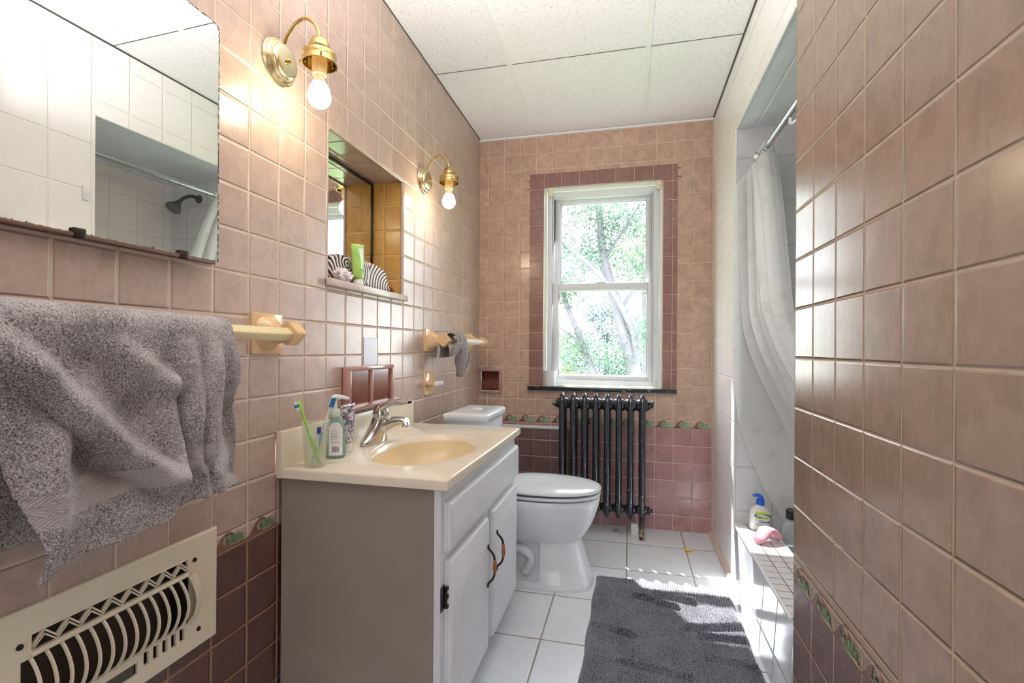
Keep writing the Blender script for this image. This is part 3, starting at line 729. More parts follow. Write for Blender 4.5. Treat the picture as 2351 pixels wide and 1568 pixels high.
fold = (ridge(.02, .03, .50, .78, .050, .036)+ridge(.14, .50, .02, .95, .07, .022)+ridge(.44, .10, .60, .30, .045, .016)+ridge(.60, .30, .56, .80, .05, .016)+ridge(.72, .10, .69, .78, .045, .022)
        + ridge(.86, .06, .80, .74, .042, .026)+ridge(.98, .0, .97, .30, .05, .014)+ridge(.55, .86, .50, 1.02, .06, .016)+ridge(.74, .86, .76, 1.02, .04, .018)+ridge(.30, .90, .26, 1.02, .07, .014)+ridge(.84, .88, .86, 1.02, .03, .010)
        - ridge(.30, .16, .46, .42, .09, .014)-ridge(.94, .50, .97, .9, .06, .018)-ridge(.16, .30, .30, .66, .07, .012)-ridge(.64, .40, .63, .74, .03, .010)-ridge(.24, .60, .42, .76, .06, .012))
fold = fold+.0035*np.sin(s*31+front*7)*np.sin(front*11+s*5)*np.minimum(1, front*4)
X = X+fold+.004*np.sin(front*9+s*14)*np.minimum(1, front*4)
X = X+np.where(dist < Lb, .004*np.sin(s*17)*back, 0)
X = np.maximum(X, .012)
Ydrift = .012*np.sin(s*9+front*4)*front*np.minimum(1, np.minimum(s, 1-s)*8)
nz = rng.standard_normal((NS, NT_))*.0006
band = ((front > .76) & (front < .845))
bz_ = np.where(band, 0, nz)
P = np.stack([X+bz_, Y+Ydrift, Z], -1)
tw = grid_mesh('hanging_towel', P, 'towel')
so = tw.modifiers.new('thick', 'SOLIDIFY'); so.thickness = .007; so.offset = -1
tag(tw, 'grey terry towel with woven band draped over the near bar', 'towel')
# overstitched hem along the front bottom
bm = newbm()
for k in range(0, NS-2, 3):
    p = P[k, -1]; tube(bm, [(p[0]+.004, p[1], p[2]+.008), (p[0]+.005, p[1]+.0012, p[2]+.001), (p[0]-.001, p[1]+.0012, p[2]-.003)], .0011, 5)
hm = obj('hem_stitch', bm, simple('hem_thread', srgb(196, 190, 186), .9), tw)

# rag over the far bar
NS, NT_ = 50, 70
s = np.linspace(0, 1, NS)[:, None]; u = np.linspace(0, 1, NT_)[None, :]
pk = lambda a, b: np.interp(u, a, b)
th = np.clip((u-.30)/.14, 0, 1)*PI
xc = np.where(u < .30, .050+0*u, np.where(u > .44, .118+0*u, .084-np.cos(th)*.034))
zc_ = np.where(u < .30, 1.118-(.30-u)*.30, np.where(u > .44, 1.118-(u-.44)*.325, 1.118+np.sin(th)*.028))
yc_ = pk([0, .30, .44, .7, 1], [2.325, 2.335, 2.345, 2.365, 2.305]); wd = pk([0, .2, .30, .44, .62, .8, 1], [.055, .062, .066, .080, .100, .056, .001])
Yr = yc_+(s-.5)*2*wd+.012*np.sin(s*11)*np.clip((1-u)*4, 0, 1); Xr = xc+.006+(.004+.014*np.clip((np.abs(u-.37)-.16)*4, 0, 1))*np.sin(s*16+u*6)+np.where(u < .30, -.016, .006)
tail = np.clip((u-.44)/.56, 0, 1); Zr = zc_+.035*np.sin(s*PI*1.2+.4)*tail*(1-tail)*2-.02*(1-s)*tail*0
rg = grid_mesh('rag', np.stack([np.maximum(Xr, .013), Yr+0*Zr, Zr+0*Yr], -1), 'rag')
so = rg.modifiers.new('thick', 'SOLIDIFY'); so.thickness = .004
tag(rg, 'small dark grey rag hung over the far towel bar', 'cloth')
bm = newbm(); rings = []
for k in range(9):
    f = k/8; c = Vector((.142-.012*f, 2.236-.03*f, 1.100-.062*f)); w = .022+.016*math.sin(f*PI)
    rings.append([(c.x+.55*w*math.cos(t)*(1+.3*math.sin(3*t)), c.y+w*math.sin(t), c.z+.2*w*math.sin(t+1)) for t in np.linspace(0, 2*PI, 16, endpoint=False)])
loft(bm, rings); obj('bunched_corner', bm, 'rag', rg, sharp=0)

# toothbrush holder tile
th_ = thing('toothbrush_holder', 'beige ceramic toothbrush holder tile below the far towel bar', 'toothbrush holder', (0, 2.222, .85))
bm = newbm(); box(bm, .0, .009, 2.170, 2.276, .850, .957, bev=.003); obj('plate', bm, 'beige_ceramic', th_)
bm = newbm(); box(bm, .006, .050, 2.168, 2.280, .898, .911, bev=.004); obj('ledge', bm, 'beige_ceramic', th_)
for k in range(5):
    bm = newbm(); y = 2.183+k*.021; box(bm, .046, .060, y-.006, y+.006, .894, .914, bev=.003); obj('prong', bm, 'paper_white', th_)

# brown ceramic two-bay fixture above the backsplash
cf = thing('soap_fixture', 'brown glazed ceramic double recess fixture above the backsplash', 'soap dish', (.015, 1.645, .85))
y0, y1, z0, z1 = 1.4835, 1.806, .8515, 1.0085
bm = newbm()
box(bm, .0, .0215, y0+.002, y1-.002, z0, z1-.002, mi=0)
for q in ((y0, y0+.016, z0, z1), (y1-.014, y1, z0, z1), (y0+.0012, y1-.0012, z1-.0152, z1+.0006)): box(bm, .004, .032 if q[1]-q[0] < .1 else .0326, q[0], q[1], q[2], q[3], mi=1, bev=.004)
obj('frame', bm, ['brown_ceramic', 'brown_edge'], cf)
bm = newbm(); prism(bm, [(.004, z0), (.030, z0), (.048, z0+.012), (.048, z0+.019), (.034, z0+.022), (.004, z0+.022)], lambda u, v, t: (u, t, v), y0, y1+.026); obj('ledge', bm, 'brown_edge', cf)
bm = newbm(); box(bm, .004, .030, 1.634, 1.650, z0+.018, z1-.01, bev=.005); obj('divider', bm, 'brown_edge', cf)

# recessed brown paper holder in the back wall
ph = thing('paper_holder', 'small square brown recessed holder in the back wall corner', 'toilet paper holder', (.078, D, .79))
bm = newbm()
for q in ((.002, .018, .786, .941), (.138, .154, .786, .941), (.018, .138, .786, .800), (.018, .138, .926, .941)): box(bm, q[0], q[1], D-.014, D+.002, q[2], q[3], bev=.003)
obj('frame', bm, 'brown_edge', ph)
bm = newbm(); rings = []
for k in range(9):
    a = PI*k/8; rings.append((.863-.063*math.cos(a), D+.002+.065*math.sin(a)))
loft(bm, [[(x, y, z) for z, y in rings] for x in (.0175, .1385)], closed=False)
for x in (.0175, .1385): vf(bm, [(x, y, z) for z, y in rings], [tuple(range(9))])
obj('recess', bm, 'brown_ceramic', ph)

# ------------------------------------------------------------------ floor-level register on the left wall
vt = thing('wall_register', 'ivory metal heating register with curved louvers under the towel', 'vent', (0, .742, .40))
PY0, PY1, PZ0, PZ1 = .520, .964, .399, .652
bm = newbm(); holes = [(.594, .8845, .579, .607), (.579, .892, .4665, .569), (.604, .772, .4285, .4515)] + [(.784+.0202*k, .796+.0202*k, .434, .462) for k in range(5)]
panel(bm, 0, .0085, (PY0+.004, PY1-.004), (PZ0+.004, PZ1-.004), holes)
loft(bm, [[(.0085, PY0+.004, PZ0+.004), (.0085, PY1-.004, PZ0+.004), (.0085, PY1-.004, PZ1-.004), (.0085, PY0+.004, PZ1-.004)], [(.006, PY0, PZ0), (.006, PY1, PZ0), (.006, PY1, PZ1), (.006, PY0, PZ1)], [(.0002, PY0, PZ0), (.0002, PY1, PZ0), (.0002, PY1, PZ1), (.0002, PY0, PZ1)]], cap0=False, cap1=False, smooth=False)
for h in holes:
    for z in h[2:]: panel(bm, 2, z, (.0015, .0085), h[:2])
    for y in h[:2]: panel(bm, 1, y, (.0015, .0085), h[2:])
pl = obj('face_plate', bm, 'vent', vt)
bm = newbm()
tube(bm, [(.009, .594, .5735), (.009, .8845, .5735)], .004, 10)
fr = [(.592, .5775), (.8865, .5775), (.8865, .6085), (.592, .6085), (.592, .5775)]
tube(bm, [(.0088, y, z) for y, z in fr], .0018, 6)
obj('raised_border', bm, 'vent', pl)
bm = newbm(); zz = []
n = 8
for k in range(2*n+1):
    zz.append((.594+.2905*k/(2*n), .5835 if k % 2 == 0 else .6025))
for off_ in (0., .0075):
    pts = [(y, z) for y, z in zz]
    for (ya, za), (yb_, zb2) in zip(pts, pts[1:]):
        d = Vector((yb_-ya, zb2-za)).normalized(); nrm = Vector((-d.y, d.x))*.0013
        q = [(ya+nrm.x, za+nrm.y), (ya-nrm.x, za-nrm.y), (yb_-nrm.x, zb2-nrm.y), (yb_+nrm.x, zb2+nrm.y)]
        sh = -.004 if off_ else .003
        prism(bm, [(a, min(max(b+sh, .580), .6065)) for a, b in q], lambda u_, v_, t: (t, u_, v_), .003, .009)
obj('zigzag_strip', bm, 'vent', pl)
nb = 14
for k in range(nb):
    y = .5925+.2945*k/(nb-1); bm = newbm()
    pts = [(.009+.024*math.sin(PI*q)**.8, y, .569-.1025*q) for q in np.linspace(0, 1, 17)]
    rings = []
    for i, p in enumerate(pts):
        q = i/16; tx = .024*PI*math.cos(PI*q); tz = -.1025; l = math.hypot(tx, tz); nx, nz_ = -tz/l, tx/l
        rings.append([(p[0]+nx*a, p[1]+b, p[2]+nz_*a) for a, b in ((.0022, -.0016), (.0026, 0), (.0022, .0016), (-.003, .0018), (-.003, -.0018))])
    loft(bm, rings); obj('louver_bar', bm, 'vent', vt)
bm = newbm(); rings = []                                      # domed end of the louver bulge
for i in range(9):
    a = PI/2*i/8; r = math.cos(a)
    rings.append([(.0085+.024*r*math.sin(PI*q)**.8, .8915+.020*math.sin(a), .518+.0515*(1-2*q)*(1-.12*(1-r))) for q in np.linspace(0, 1, 17)])
loft(bm, rings, closed=False); obj('louver_dome', bm, 'vent', pl)
for y, z in ((.5778, .5955), (.9006, .600), (.9123, .440), (.572, .438)):
    bm = newbm(); lathe(bm, [(.0052, .0), (.0045, .0025), (.0015, .0035)], (.0084, y, z), 'x', 14); obj('screw', bm, 'black_iron', vt)
bm = newbm(); box(bm, -.003, .0065, .610, .766, .430, .450, bev=.001); obj('lever_plate', bm, simple('grey_lever', srgb(74, 70, 62), .6), vt)
bm = newbm(); box(bm, -.05, -.045, .587, .890, .427, .605); obj('damper', bm, simple('rusty_damper', srgb(62, 48, 32), .8, var=.4, scale=40), vt)

# ------------------------------------------------------------------ vanity
VY0, VY1, VF = 1.178, 2.003, .485
vc = thing('vanity_cabinet', 'white painted vanity cabinet with two arched panel doors and side coloured as in shade', 'cabinet', (.24, 1.59, 0))
bm = newbm(); CT = .7115
box(bm, .012, VF-.018, VY0, VY0+.014, .0, CT, mi=0); box(bm, .012, VF-.018, VY1-.014, VY1, .0, CT, mi=1)
box(bm, VF-.018, VF, VY0-.002, VY1, .085, CT, mi=1)
box(bm, VF-.07, VF-.062, VY0+.014, VY1-.014, 0, .09, mi=1); box(bm, .012, VF-.018, VY0+.014, VY1-.014, .08, .09, mi=1)
obj('cabinet_body', bm, ['cab_side_shade', 'cab_white'], vc)
bm = newbm(); box(bm, VF-.040, VF-.019, VY0-.0025, VY0, .0, CT-.001, mi=0); obj('corner_stile', bm, 'cab_side_shade', vc)
FX = VF+.023
def routed_front(y0, y1, z0, z1):
    bm = newbm(); e = .009
    loft(bm, [[(x, y, z) for y, z in ((y0+i, z0+i), (y1-i, z0+i), (y1-i, z1-i), (y0+i, z1-i))] for x, i in ((VF+.0005, 0), (VF+.009, 0), (VF+.010, .003), (VF+.0165, .004), (VF+.0205, .008), (FX, .013))], smooth=False)
    return bm
bm = routed_front(1.196, 1.992, .549, .676); obj('drawer_front', bm, 'cab_white', vc)
def door(y0, y1, handle_y, hinge):
    bm = routed_front(y0, y1, .088, .522); d = obj('door', bm, 'cab_white', vc)
    # arched raised panel: outline of a routed groove and the raised field inside it
    def arch(i):
        a0, a1, b0, zs, zt = y0+.052+i, y1-.052-i, .145+i, .405-i*.3, .462-i
        pts = [(a0, b0), (a1, b0), (a1, zs)]
        for k in range(1, 16):
            q = k/16; sh = .012
            pts.append((a1-sh-(a1-a0-2*sh)*q, zs+.006+(zt-zs-.006)*math.sin(PI*q)**.75))
        return pts+[(a0, zs)]
    bm = newbm()
    loft(bm, [[(x, y, z) for y, z in arch(i)] for x, i in ((FX-.0005, -.004), (FX+.0012, -.001), (FX-.0058, .004), (FX-.0058, .009), (FX+.0008, .020), (FX+.001, .024))], cap0=False, smooth=False)
    obj('raised_panel', bm, simple('white_panel_paint', srgb(226, 229, 236), .38, var=.03), d)
    t = VF+.022
    bm = newbm(); z0_, z1_ = (.310, .430) if handle_y < 1.6 else (.318, .438)
    pts = bez([(FX+.0005, handle_y, z1_+.008), (FX+.004, handle_y, z1_-.004), (FX+.018, handle_y, z1_-.020), (FX+.024, handle_y, z1_-.042), (FX+.024, handle_y, z0_+.042), (FX+.018, handle_y, z0_+.020), (FX+.004, handle_y, z0_+.004), (FX+.0005, handle_y, z0_-.008)], 6)
    tube(bm, pts, [.0048 if i in (0, 1, len(pts)-1, len(pts)-2) else .0038 for i in range(len(pts))], 10)
    hd = obj('handle', bm, 'black_iron', d)
    bm = newbm(); tube(bm, [(FX+.024, handle_y, z1_-.038), (FX+.0245, handle_y, z1_-.046), (FX+.0245, handle_y, (z0_+z1_)/2), (FX+.0245, handle_y, z0_+.046), (FX+.024, handle_y, z0_+.038)], [.0045, .0062, .0072, .0062, .0045], 14)
    bm2_ = obj('wooden_grip', bm, 'wood', d); bm2_['label'] = 'amber wooden handle grip'
    if hinge:
        bm = newbm(); y = y0
        box(bm, VF, VF+.003, y-.028, y-.004, .398, .462, bev=.0015); tube(bm, [(VF+.006, y-.005, .405), (VF+.006, y-.005, .455)], .0045, 10)
        for z in (.405, .43, .452): box(bm, VF+.003, VF+.013, y-.010, y+.002, z-.004, z+.004, bev=.001)
        obj('hinge', bm, 'black_iron', d)
door(1.204, 1.556, 1.530, True); door(1.612, 1.960, 1.640, False)

# countertop with integral basin
vt_ = thing('countertop', 'cream cultured marble vanity top with oval sink and backsplash', 'countertop', (.25, 1.59, .7125))
CT = .7125
TX, TY0, TY1, TZ = .5065, 1.166, 2.022, .7425
bm = newbm(); N = 96; bx_, by_ = .290, 1.535; A_, B_ = .160, .240
def rectpt(a, i):
    dx, dy = math.cos(a), math.sin(a); x0, x1, y0, y1 = .0205, TX-i, TY0+i, TY1-i
    ts = [((x1 if dx > 0 else x0)-bx_)/dx if abs(dx) > 1e-9 else 9, ((y1 if dy > 0 else y0)-by_)/dy if abs(dy) > 1e-9 else 9]
    t = min(ts); return (bx_+dx*t, by_+dy*t)
angs = sorted([2*PI*k/N for k in range(N)] + [math.atan2(y-by_, x-bx_) % (2*PI) for x in (.0205, TX) for y in (TY0, TY1)])
def ell(k, dz, sx=0.): return [(bx_+sx+A_*k*math.cos(a), by_+B_*k*math.sin(a), TZ+dz) for a in angs]
rings = [[(*rectpt(a, .006), CT) for a in angs], [(*rectpt(a, 0), CT+.003) for a in angs], [(*rectpt(a, 0), TZ-.006) for a in angs], [(*rectpt(a, .0015), TZ-.0015) for a in angs], [(*rectpt(a, .006), TZ) for a in angs],
         ell(1.26, 0), ell(1.18, .0004), ell(1.10, .0), ell(1.03, -.003), ell(.99, -.008), ell(.96, -.02)]
loft(bm, rings, cap0=False, cap1=False)
slab = obj('slab', bm, 'counter', vt_, sharp=60)
bm = newbm()
loft(bm, [ell(.9605, -.0195), ell(.93, -.045), ell(.86, -.075, -.004), ell(.74, -.098, -.008), ell(.55, -.112, -.012), ell(.3, -.119, -.015), ell(.09, -.122, -.016)], cap0=False, cap1=False)
bs = obj('basin', bm, 'basin', vt_, sharp=0)
bm = newbm(); lathe(bm, [(.024, .0), (.022, .003), (.016, .001), (.0, .0)], (bx_-.016, by_, TZ-.123), n=24, cap1=False); obj('drain', bm, 'chrome', bs)
bm = newbm(); box(bm, .0005, .0215, TY0, TY1-.004, CT, .8425, bev=.004); obj('backsplash', bm, 'counter', vt_)

# chrome single-lever faucet
fa = thing('faucet', 'chrome single lever faucet behind the sink', 'faucet', (.085, 1.56, TZ)); fy = 1.56
bm = newbm(); rings = []
for z, a, b, cx in ((.0008, .030, .078, .082), (.004, .031, .080, .082), (.013, .031, .076, .083), (.024, .031, .062, .086), (.038, .032, .048, .090), (.055, .031, .038, .095), (.072, .029, .032, .100), (.086, .027, .028, .104), (.094, .022, .023, .105)):
    rings.append([(cx+a*math.cos(t), fy+b*math.sin(t), TZ+z) for t in np.linspace(0, 2*PI, 32, endpoint=False)])
loft(bm, rings); fb = obj('body', bm, 'chrome', fa, sharp=0)
bm = newbm(); sp = bez([(.096, fy, TZ+.050), (.125, fy, TZ+.062), (.155, fy, TZ+.076), (.185, fy, TZ+.082), (.206, fy, TZ+.079)], 6); rings = []
for i, p in enumerate(sp):
    q = i/(len(sp)-1); a, b = .025-.007*q, .021-.008*q
    rings.append([(p.x-.3*b*math.sin(t), fy+a*math.cos(t), p.z+b*math.sin(t)) for t in np.linspace(0, 2*PI, 20, endpoint=False)])
loft(bm, rings); s_ = obj('spout', bm, 'chrome', fa, sharp=0)
bm = newbm(); lathe(bm, [(.010, .0), (.011, -.004), (.011, -.016), (.008, -.017)], (.200, fy, TZ+.077), n=20); obj('aerator', bm, 'chrome', s_)
bm = newbm(); lathe(bm, [(.0255, .088), (.0275, .094), (.0275, .106), (.025, .120), (.018, .132), (.005, .137)], (.107, fy, TZ), n=24)
hp = bez([(.110, fy, TZ+.120), (.132, fy, TZ+.134), (.160, fy, TZ+.141), (.190, fy, TZ+.141), (.216, fy, TZ+.146)], 6); rings = []
for i, p in enumerate(hp):
    q = i/(len(hp)-1); a = .024-.010*math.sin(q*PI*.8)+.001; b = .014-.0095*q
    rings.append([(p.x, fy+a*math.cos(t), p.z+b*math.sin(t)) for t in np.linspace(0, 2*PI, 18, endpoint=False)])
loft(bm, rings); obj('lever', bm, 'chrome', fa, sharp=0)

# cup with two toothbrushes
cx, cy = .096, 1.2085
bm = newbm(); pr = [(.0255, .0), (.027, .002), (.027, .008)]
for k in range(14): z = .012+.0068*k; r = .0272+.0085*z/.12; pr += [(r, z), (r+.0012, z+.0024), (r, z+.0048)]
pr += [(.0365, .112), (.0375, .122), (.0382, .124), (.0372, .125), (.0355, .120), (.026, .004), (.0, .003)]
lathe(bm, pr, (cx, cy, TZ+.0004), n=36, cap0=True, cap1=False)
tag(obj('tumbler', bm, 'cup_clear', sharp=0), 'ribbed frosted clear cup with toothbrushes on the vanity top', 'cup')
def toothbrush(label, foot, tip, mats, face):
    t = thing('toothbrush', label, 'toothbrush', foot, 'toothbrushes in the ribbed cup')
    a, b = Vector(foot), Vector(tip); d = (b-a)
    pts = [a+d*q for q in np.linspace(0, 1, 13)]
    bm = newbm(); tube(bm, pts, [.0035, .0048, .0055, .0058, .0055, .005, .0045, .004, .0034, .003, .0034, .0052, .0042], 10); h = obj('handle', bm, mats[0], t, sharp=0)
    bm = newbm(); tube(bm, pts[2:7], [.0058, .0064, .0066, .0062, .0052], 10); obj('grip', bm, mats[1], h, sharp=0)
    f = Vector(face).normalized(); dn = d.normalized(); sd = dn.cross(f)
    for k, mt in ((0, mats[2]), (1, mats[3]), (2, mats[2])):
        bm = newbm(); c = a+d*(.885+.045*k)
        q = [c+dn*i*.0046+sd*j*.0050+f*hh for i in (-1, 1) for j in (-1, 1) for hh in (.003, .0135)]
        vf(bm, q, [(0, 1, 3, 2), (4, 6, 7, 5), (0, 4, 5, 1), (2, 3, 7, 6), (0, 2, 6, 4), (1, 5, 7, 3)]); obj('bristles', bm, mt, t)
toothbrush('lime green toothbrush leaning left in the ribbed cup', (cx+.012, cy+.004, TZ+.007), (cx-.047, cy-.012, TZ+.183), ('lime', 'lime', 'bristle', 'blue_brush'), (-.5, -.6, -.25))
toothbrush('white and teal toothbrush leaning right in the ribbed cup', (cx-.010, cy-.002, TZ+.007), (cx+.052, cy+.004, TZ+.192), ('paper_white', 'tealgrip', 'blue_brush', 'blue_brush'), (.75, -.5, .1))
# a navy and green short brush visible through the cup is the lower grip of a third one
toothbrush('short white toothbrush with navy bristles and green grip inside the ribbed cup', (cx+.004, cy-.010, TZ+.007), (cx+.020, cy-.013, TZ+.112), ('paper_white', 'lime', 'navy', 'navy'), (.6, -.7, 0))

# soap pump bottle
sx, sy = .0835, 1.324
pb = thing('soap_bottle', 'teal liquid soap bottle with white pump behind the ribbed cup', 'soap bottle', (sx, sy, TZ))
def ovalring(c, a, b, z, n=32, p=.75, rot=0.):
    out = []
    for t in np.linspace(0, 2*PI, n, endpoint=False):
        x = a*math.copysign(abs(math.cos(t))**p, math.cos(t)); y = b*math.copysign(abs(math.sin(t))**p, math.sin(t))
        out.append((c[0]+x*math.cos(rot)-y*math.sin(rot), c[1]+x*math.sin(rot)+y*math.cos(rot), z))
    return out
R_ = .35
bm = newbm(); loft(bm, [ovalring((sx, sy), a, b, TZ+z, rot=R_) for z, a, b in ((.0005, .026, .018), (.004, .029, .0205), (.02, .030, .021), (.06, .0285, .020), (.095, .026, .019), (.108, .022, .017), (.118, .014, .013), (.122, .012, .012))])
b_ = obj('bottle', bm, 'teal', pb, sharp=0)
bm = newbm(); lathe(bm, [(.012, .120), (.0145, .124), (.0145, .140), (.012, .146), (.006, .148)], (sx, sy, TZ), n=24); obj('collar', bm, 'neck_clear', pb)
bm = newbm(); tube(bm, [(sx, sy, TZ+.146), (sx, sy, TZ+.172)], .0045, 10); tube(bm, [(sx-.010, sy-.004, TZ+.181), (sx, sy, TZ+.183), (sx+.018, sy+.010, TZ+.182), (sx+.034, sy+.019, TZ+.177)], [.006, .0085, .0058, .004], 12); obj('pump', bm, 'paper_white', pb)
bm = newbm(); c_, s__ = math.cos(R_), math.sin(R_)
def lab(u, z, o_=.0): x, y = u, -.0212-o_; return (sx+x*c_-y*s__, sy+x*s__+y*c_, TZ+z)
prism(bm, [(-.014, .010), (.026, .010), (.026, .092), (.016, .108), (-.004, .108), (-.014, .096)], lambda u, v, t: lab(u, v, t), 0, .0006, 0)
for k in range(9): prism(bm, [(-.009, .048+k*.0045), (.018-(k % 3)*.004, .048+k*.0045), (.018-(k % 3)*.004, .0495+k*.0045), (-.009, .0495+k*.0045)], lambda u, v, t: lab(u, v, t), .0006, .0009, 1)
for k in range(8): prism(bm, [(-.004+k*.0026, .020), (-.004+k*.0026+(.0014 if k % 3 else .002), .020), (-.004+k*.0026+(.0014 if k % 3 else .002), .036), (-.004+k*.0026, .036)], lambda u, v, t: lab(u, v, t), .0006, .0009, 2)
obj('label', bm, ['paper_white', 'label_grey', 'label_dark'], b_, sharp=0)
# toothpaste tube standing on its cap
tx, ty = .079, 1.400
tp = thing('toothpaste_tube', 'silver and white toothpaste tube standing on its cap beside the soap bottle', 'toothpaste', (tx, ty, TZ))
bm = newbm(); lathe(bm, [(.0125, .0003), (.0135, .002), (.0128, .030), (.011, .033)], (tx, ty, TZ), n=24); obj('cap', bm, 'milk', tp)
bm = newbm(); rings = []
for k in range(14):
    f = k/13; a, b = (.016, .015) if k == 0 else (.0165+.006*f, .0165*(1-f)**.6+.001)
    rings.append([(tx+a*math.cos(t)*.75-b*math.sin(t)*.6, ty+a*math.cos(t)*.6+b*math.sin(t)*.75, TZ+.033+.12*f+.004*math.cos(t)*f) for t in np.linspace(0, 2*PI, 24, endpoint=False)])
loft(bm, rings); obj('tube_body', bm, 'foilprint', tp, sharp=0)

# ------------------------------------------------------------------ toilet
tl = thing('toilet', 'white two piece toilet with closed lid between vanity and radiator', 'toilet', (.5, 2.30, 0)); ty0 = 2.300
def egg(xb, xf, hw, z, n=56, p=.86, shift=.42):
    """plan outline: rounded back at xb, longer rounded front at xf, widest a bit behind the middle"""
    out = []; xm = xb+(xf-xb)*shift
    for t in np.linspace(0, 2*PI, n, endpoint=False):
        c, s__2 = math.cos(t), math.sin(t)
        x = xm+(xf-xm if c > 0 else xm-xb)*math.copysign(abs(c)**p, c); y = hw*math.copysign(abs(s__2)**p, s__2)
        out.append((x, ty0+y, z))
    return out
bm = newbm()
secs = [(0, .30, .795, .158, .56, .4), (.012, .30, .793, .158, .56, .4), (.026, .31, .783, .147, .56, .4), (.09, .32, .764, .132, .56, .4), (.15, .32, .748, .121, .56, .4), (.188, .315, .737, .116, .58, .42), (.200, .31, .738, .117, .62, .43),
        (.212, .305, .748, .127, .72, .45), (.235, .295, .768, .143, .8, .46), (.27, .28, .788, .158, .84, .46), (.305, .265, .803, .168, .86, .46), (.335, .25, .813, .174, .87, .46), (.365, .245, .821, .178, .88, .46), (.388, .245, .824, .178, .88, .46), (.396, .25, .820, .174, .88, .46)]
loft(bm, [egg(xb, xf, hw, z, p=p, shift=sh) for z, xb, xf, hw, p, sh in secs])
# trapway recess in the flank: carve with a boolean, then keep the result as a plain mesh
base = obj('bowl', bm, 'porcelain', None, sharp=0)
cut = newbm(); box(cut, .30, .565, ty0-.25, ty0-.098, .032, .205, bev=.018, seg=4); cutter = obj('cutter', cut, 'porcelain', None)
md = base.modifiers.new('b', 'BOOLEAN'); md.object = cutter; md.operation = 'DIFFERENCE'; md.solver = 'EXACT'
bpy.context.view_layer.update(); dg = bpy.context.evaluated_depsgraph_get()
me = bpy.data.meshes.new_from_object(base.evaluated_get(dg)); old = base.data; base.modifiers.clear(); base.data = me; bpy.data.meshes.remove(old)
cm = cutter.data; bpy.data.objects.remove(cutter); bpy.data.meshes.remove(cm)
me.set_sharp_from_angle(angle=math.radians(35)); adopt(base, tl)
bm = newbm(); tube(bm, bez([(.40, ty0-.100, .15), (.47, ty0-.102, .158), (.520, ty0-.104, .130), (.515, ty0-.104, .085), (.49, ty0-.104, .055)], 8), .021, 14); obj('trapway', bm, 'porcelain', base, sharp=0)
bm = newbm(); lathe(bm, [(.012, 0), (.014, .003), (.013, .012), (.006, .017)], (.455, ty0-.118, .033), n=16); obj('bolt_cap', bm, 'porcelain', base)
bm = newbm(); loft(bm, [egg(.335, .818, .172, .4010), egg(.33, .827, .180, .404), egg(.33, .827, .180, .414), egg(.335, .823, .176, .4165)]); obj('seat', bm, 'seat', tl, sharp=0)
bm = newbm(); loft(bm, [egg(.34, .812, .168, .4235), egg(.328, .829, .182, .4275), egg(.328, .829, .182, .434), egg(.34, .815, .172, .440), egg(.38, .77, .14, .4455), egg(.45, .68, .085, .448)]); obj('lid', bm, 'seat', tl, sharp=0)
bm = newbm()
bm.free()
for y in (-.07, .07): bm = newbm(); tube(bm, [(.322, ty0+y-.018, .428), (.322, ty0+y+.018, .428)], .012, 12); obj('lid_hinge', bm, 'seat', tl)
bm = newbm(); box(bm, .11, .335, ty0-.12, ty0+.12, .30, .40, bev=.02, seg=4); obj('tank_shelf', bm, 'porcelain', tl)
def tankring(z, i, x0=.125, x1=.322, hw=.178):
    r = .035; pts = []
    for cx_, cy_, a0 in ((x1-r-i, hw-r-i, 0), (x0+.012+i, hw-.012-i, PI/2), (x0+.012+i, -hw+.012+i, PI), (x1-r-i, -hw+r+i, 3*PI/2)):
        rr = r if a0 in (0, 3*PI/2) else .012
        for k in range(7): a = a0+PI/2*k/6; pts.append((cx_+rr*math.cos(a), ty0+cy_+rr*math.sin(a), z))
    return pts
bm = newbm(); loft(bm, [tankring(.395, .02), tankring(.405, .012), tankring(.737, .004)], cap1=True); obj('tank', bm, 'porcelain', tl, sharp=50)
bm = newbm(); loft(bm, [tankring(.737, .0), tankring(.739, -.007), tankring(.764, -.009), tankring(.772, -.006), tankring(.7755, .004), tankring(.777, .03)]); tk = obj('tank_lid', bm, 'porcelain', tl, sharp=0)
bm = newbm(); lathe(bm, [(.026, .0), (.027, .002), (.026, .005), (.018, .006), (.0, .0055)], (.225, ty0+.0, .7765), n=32, sy=1.0, cap1=False); obj('flush_button', bm, 'paper_white', tk)

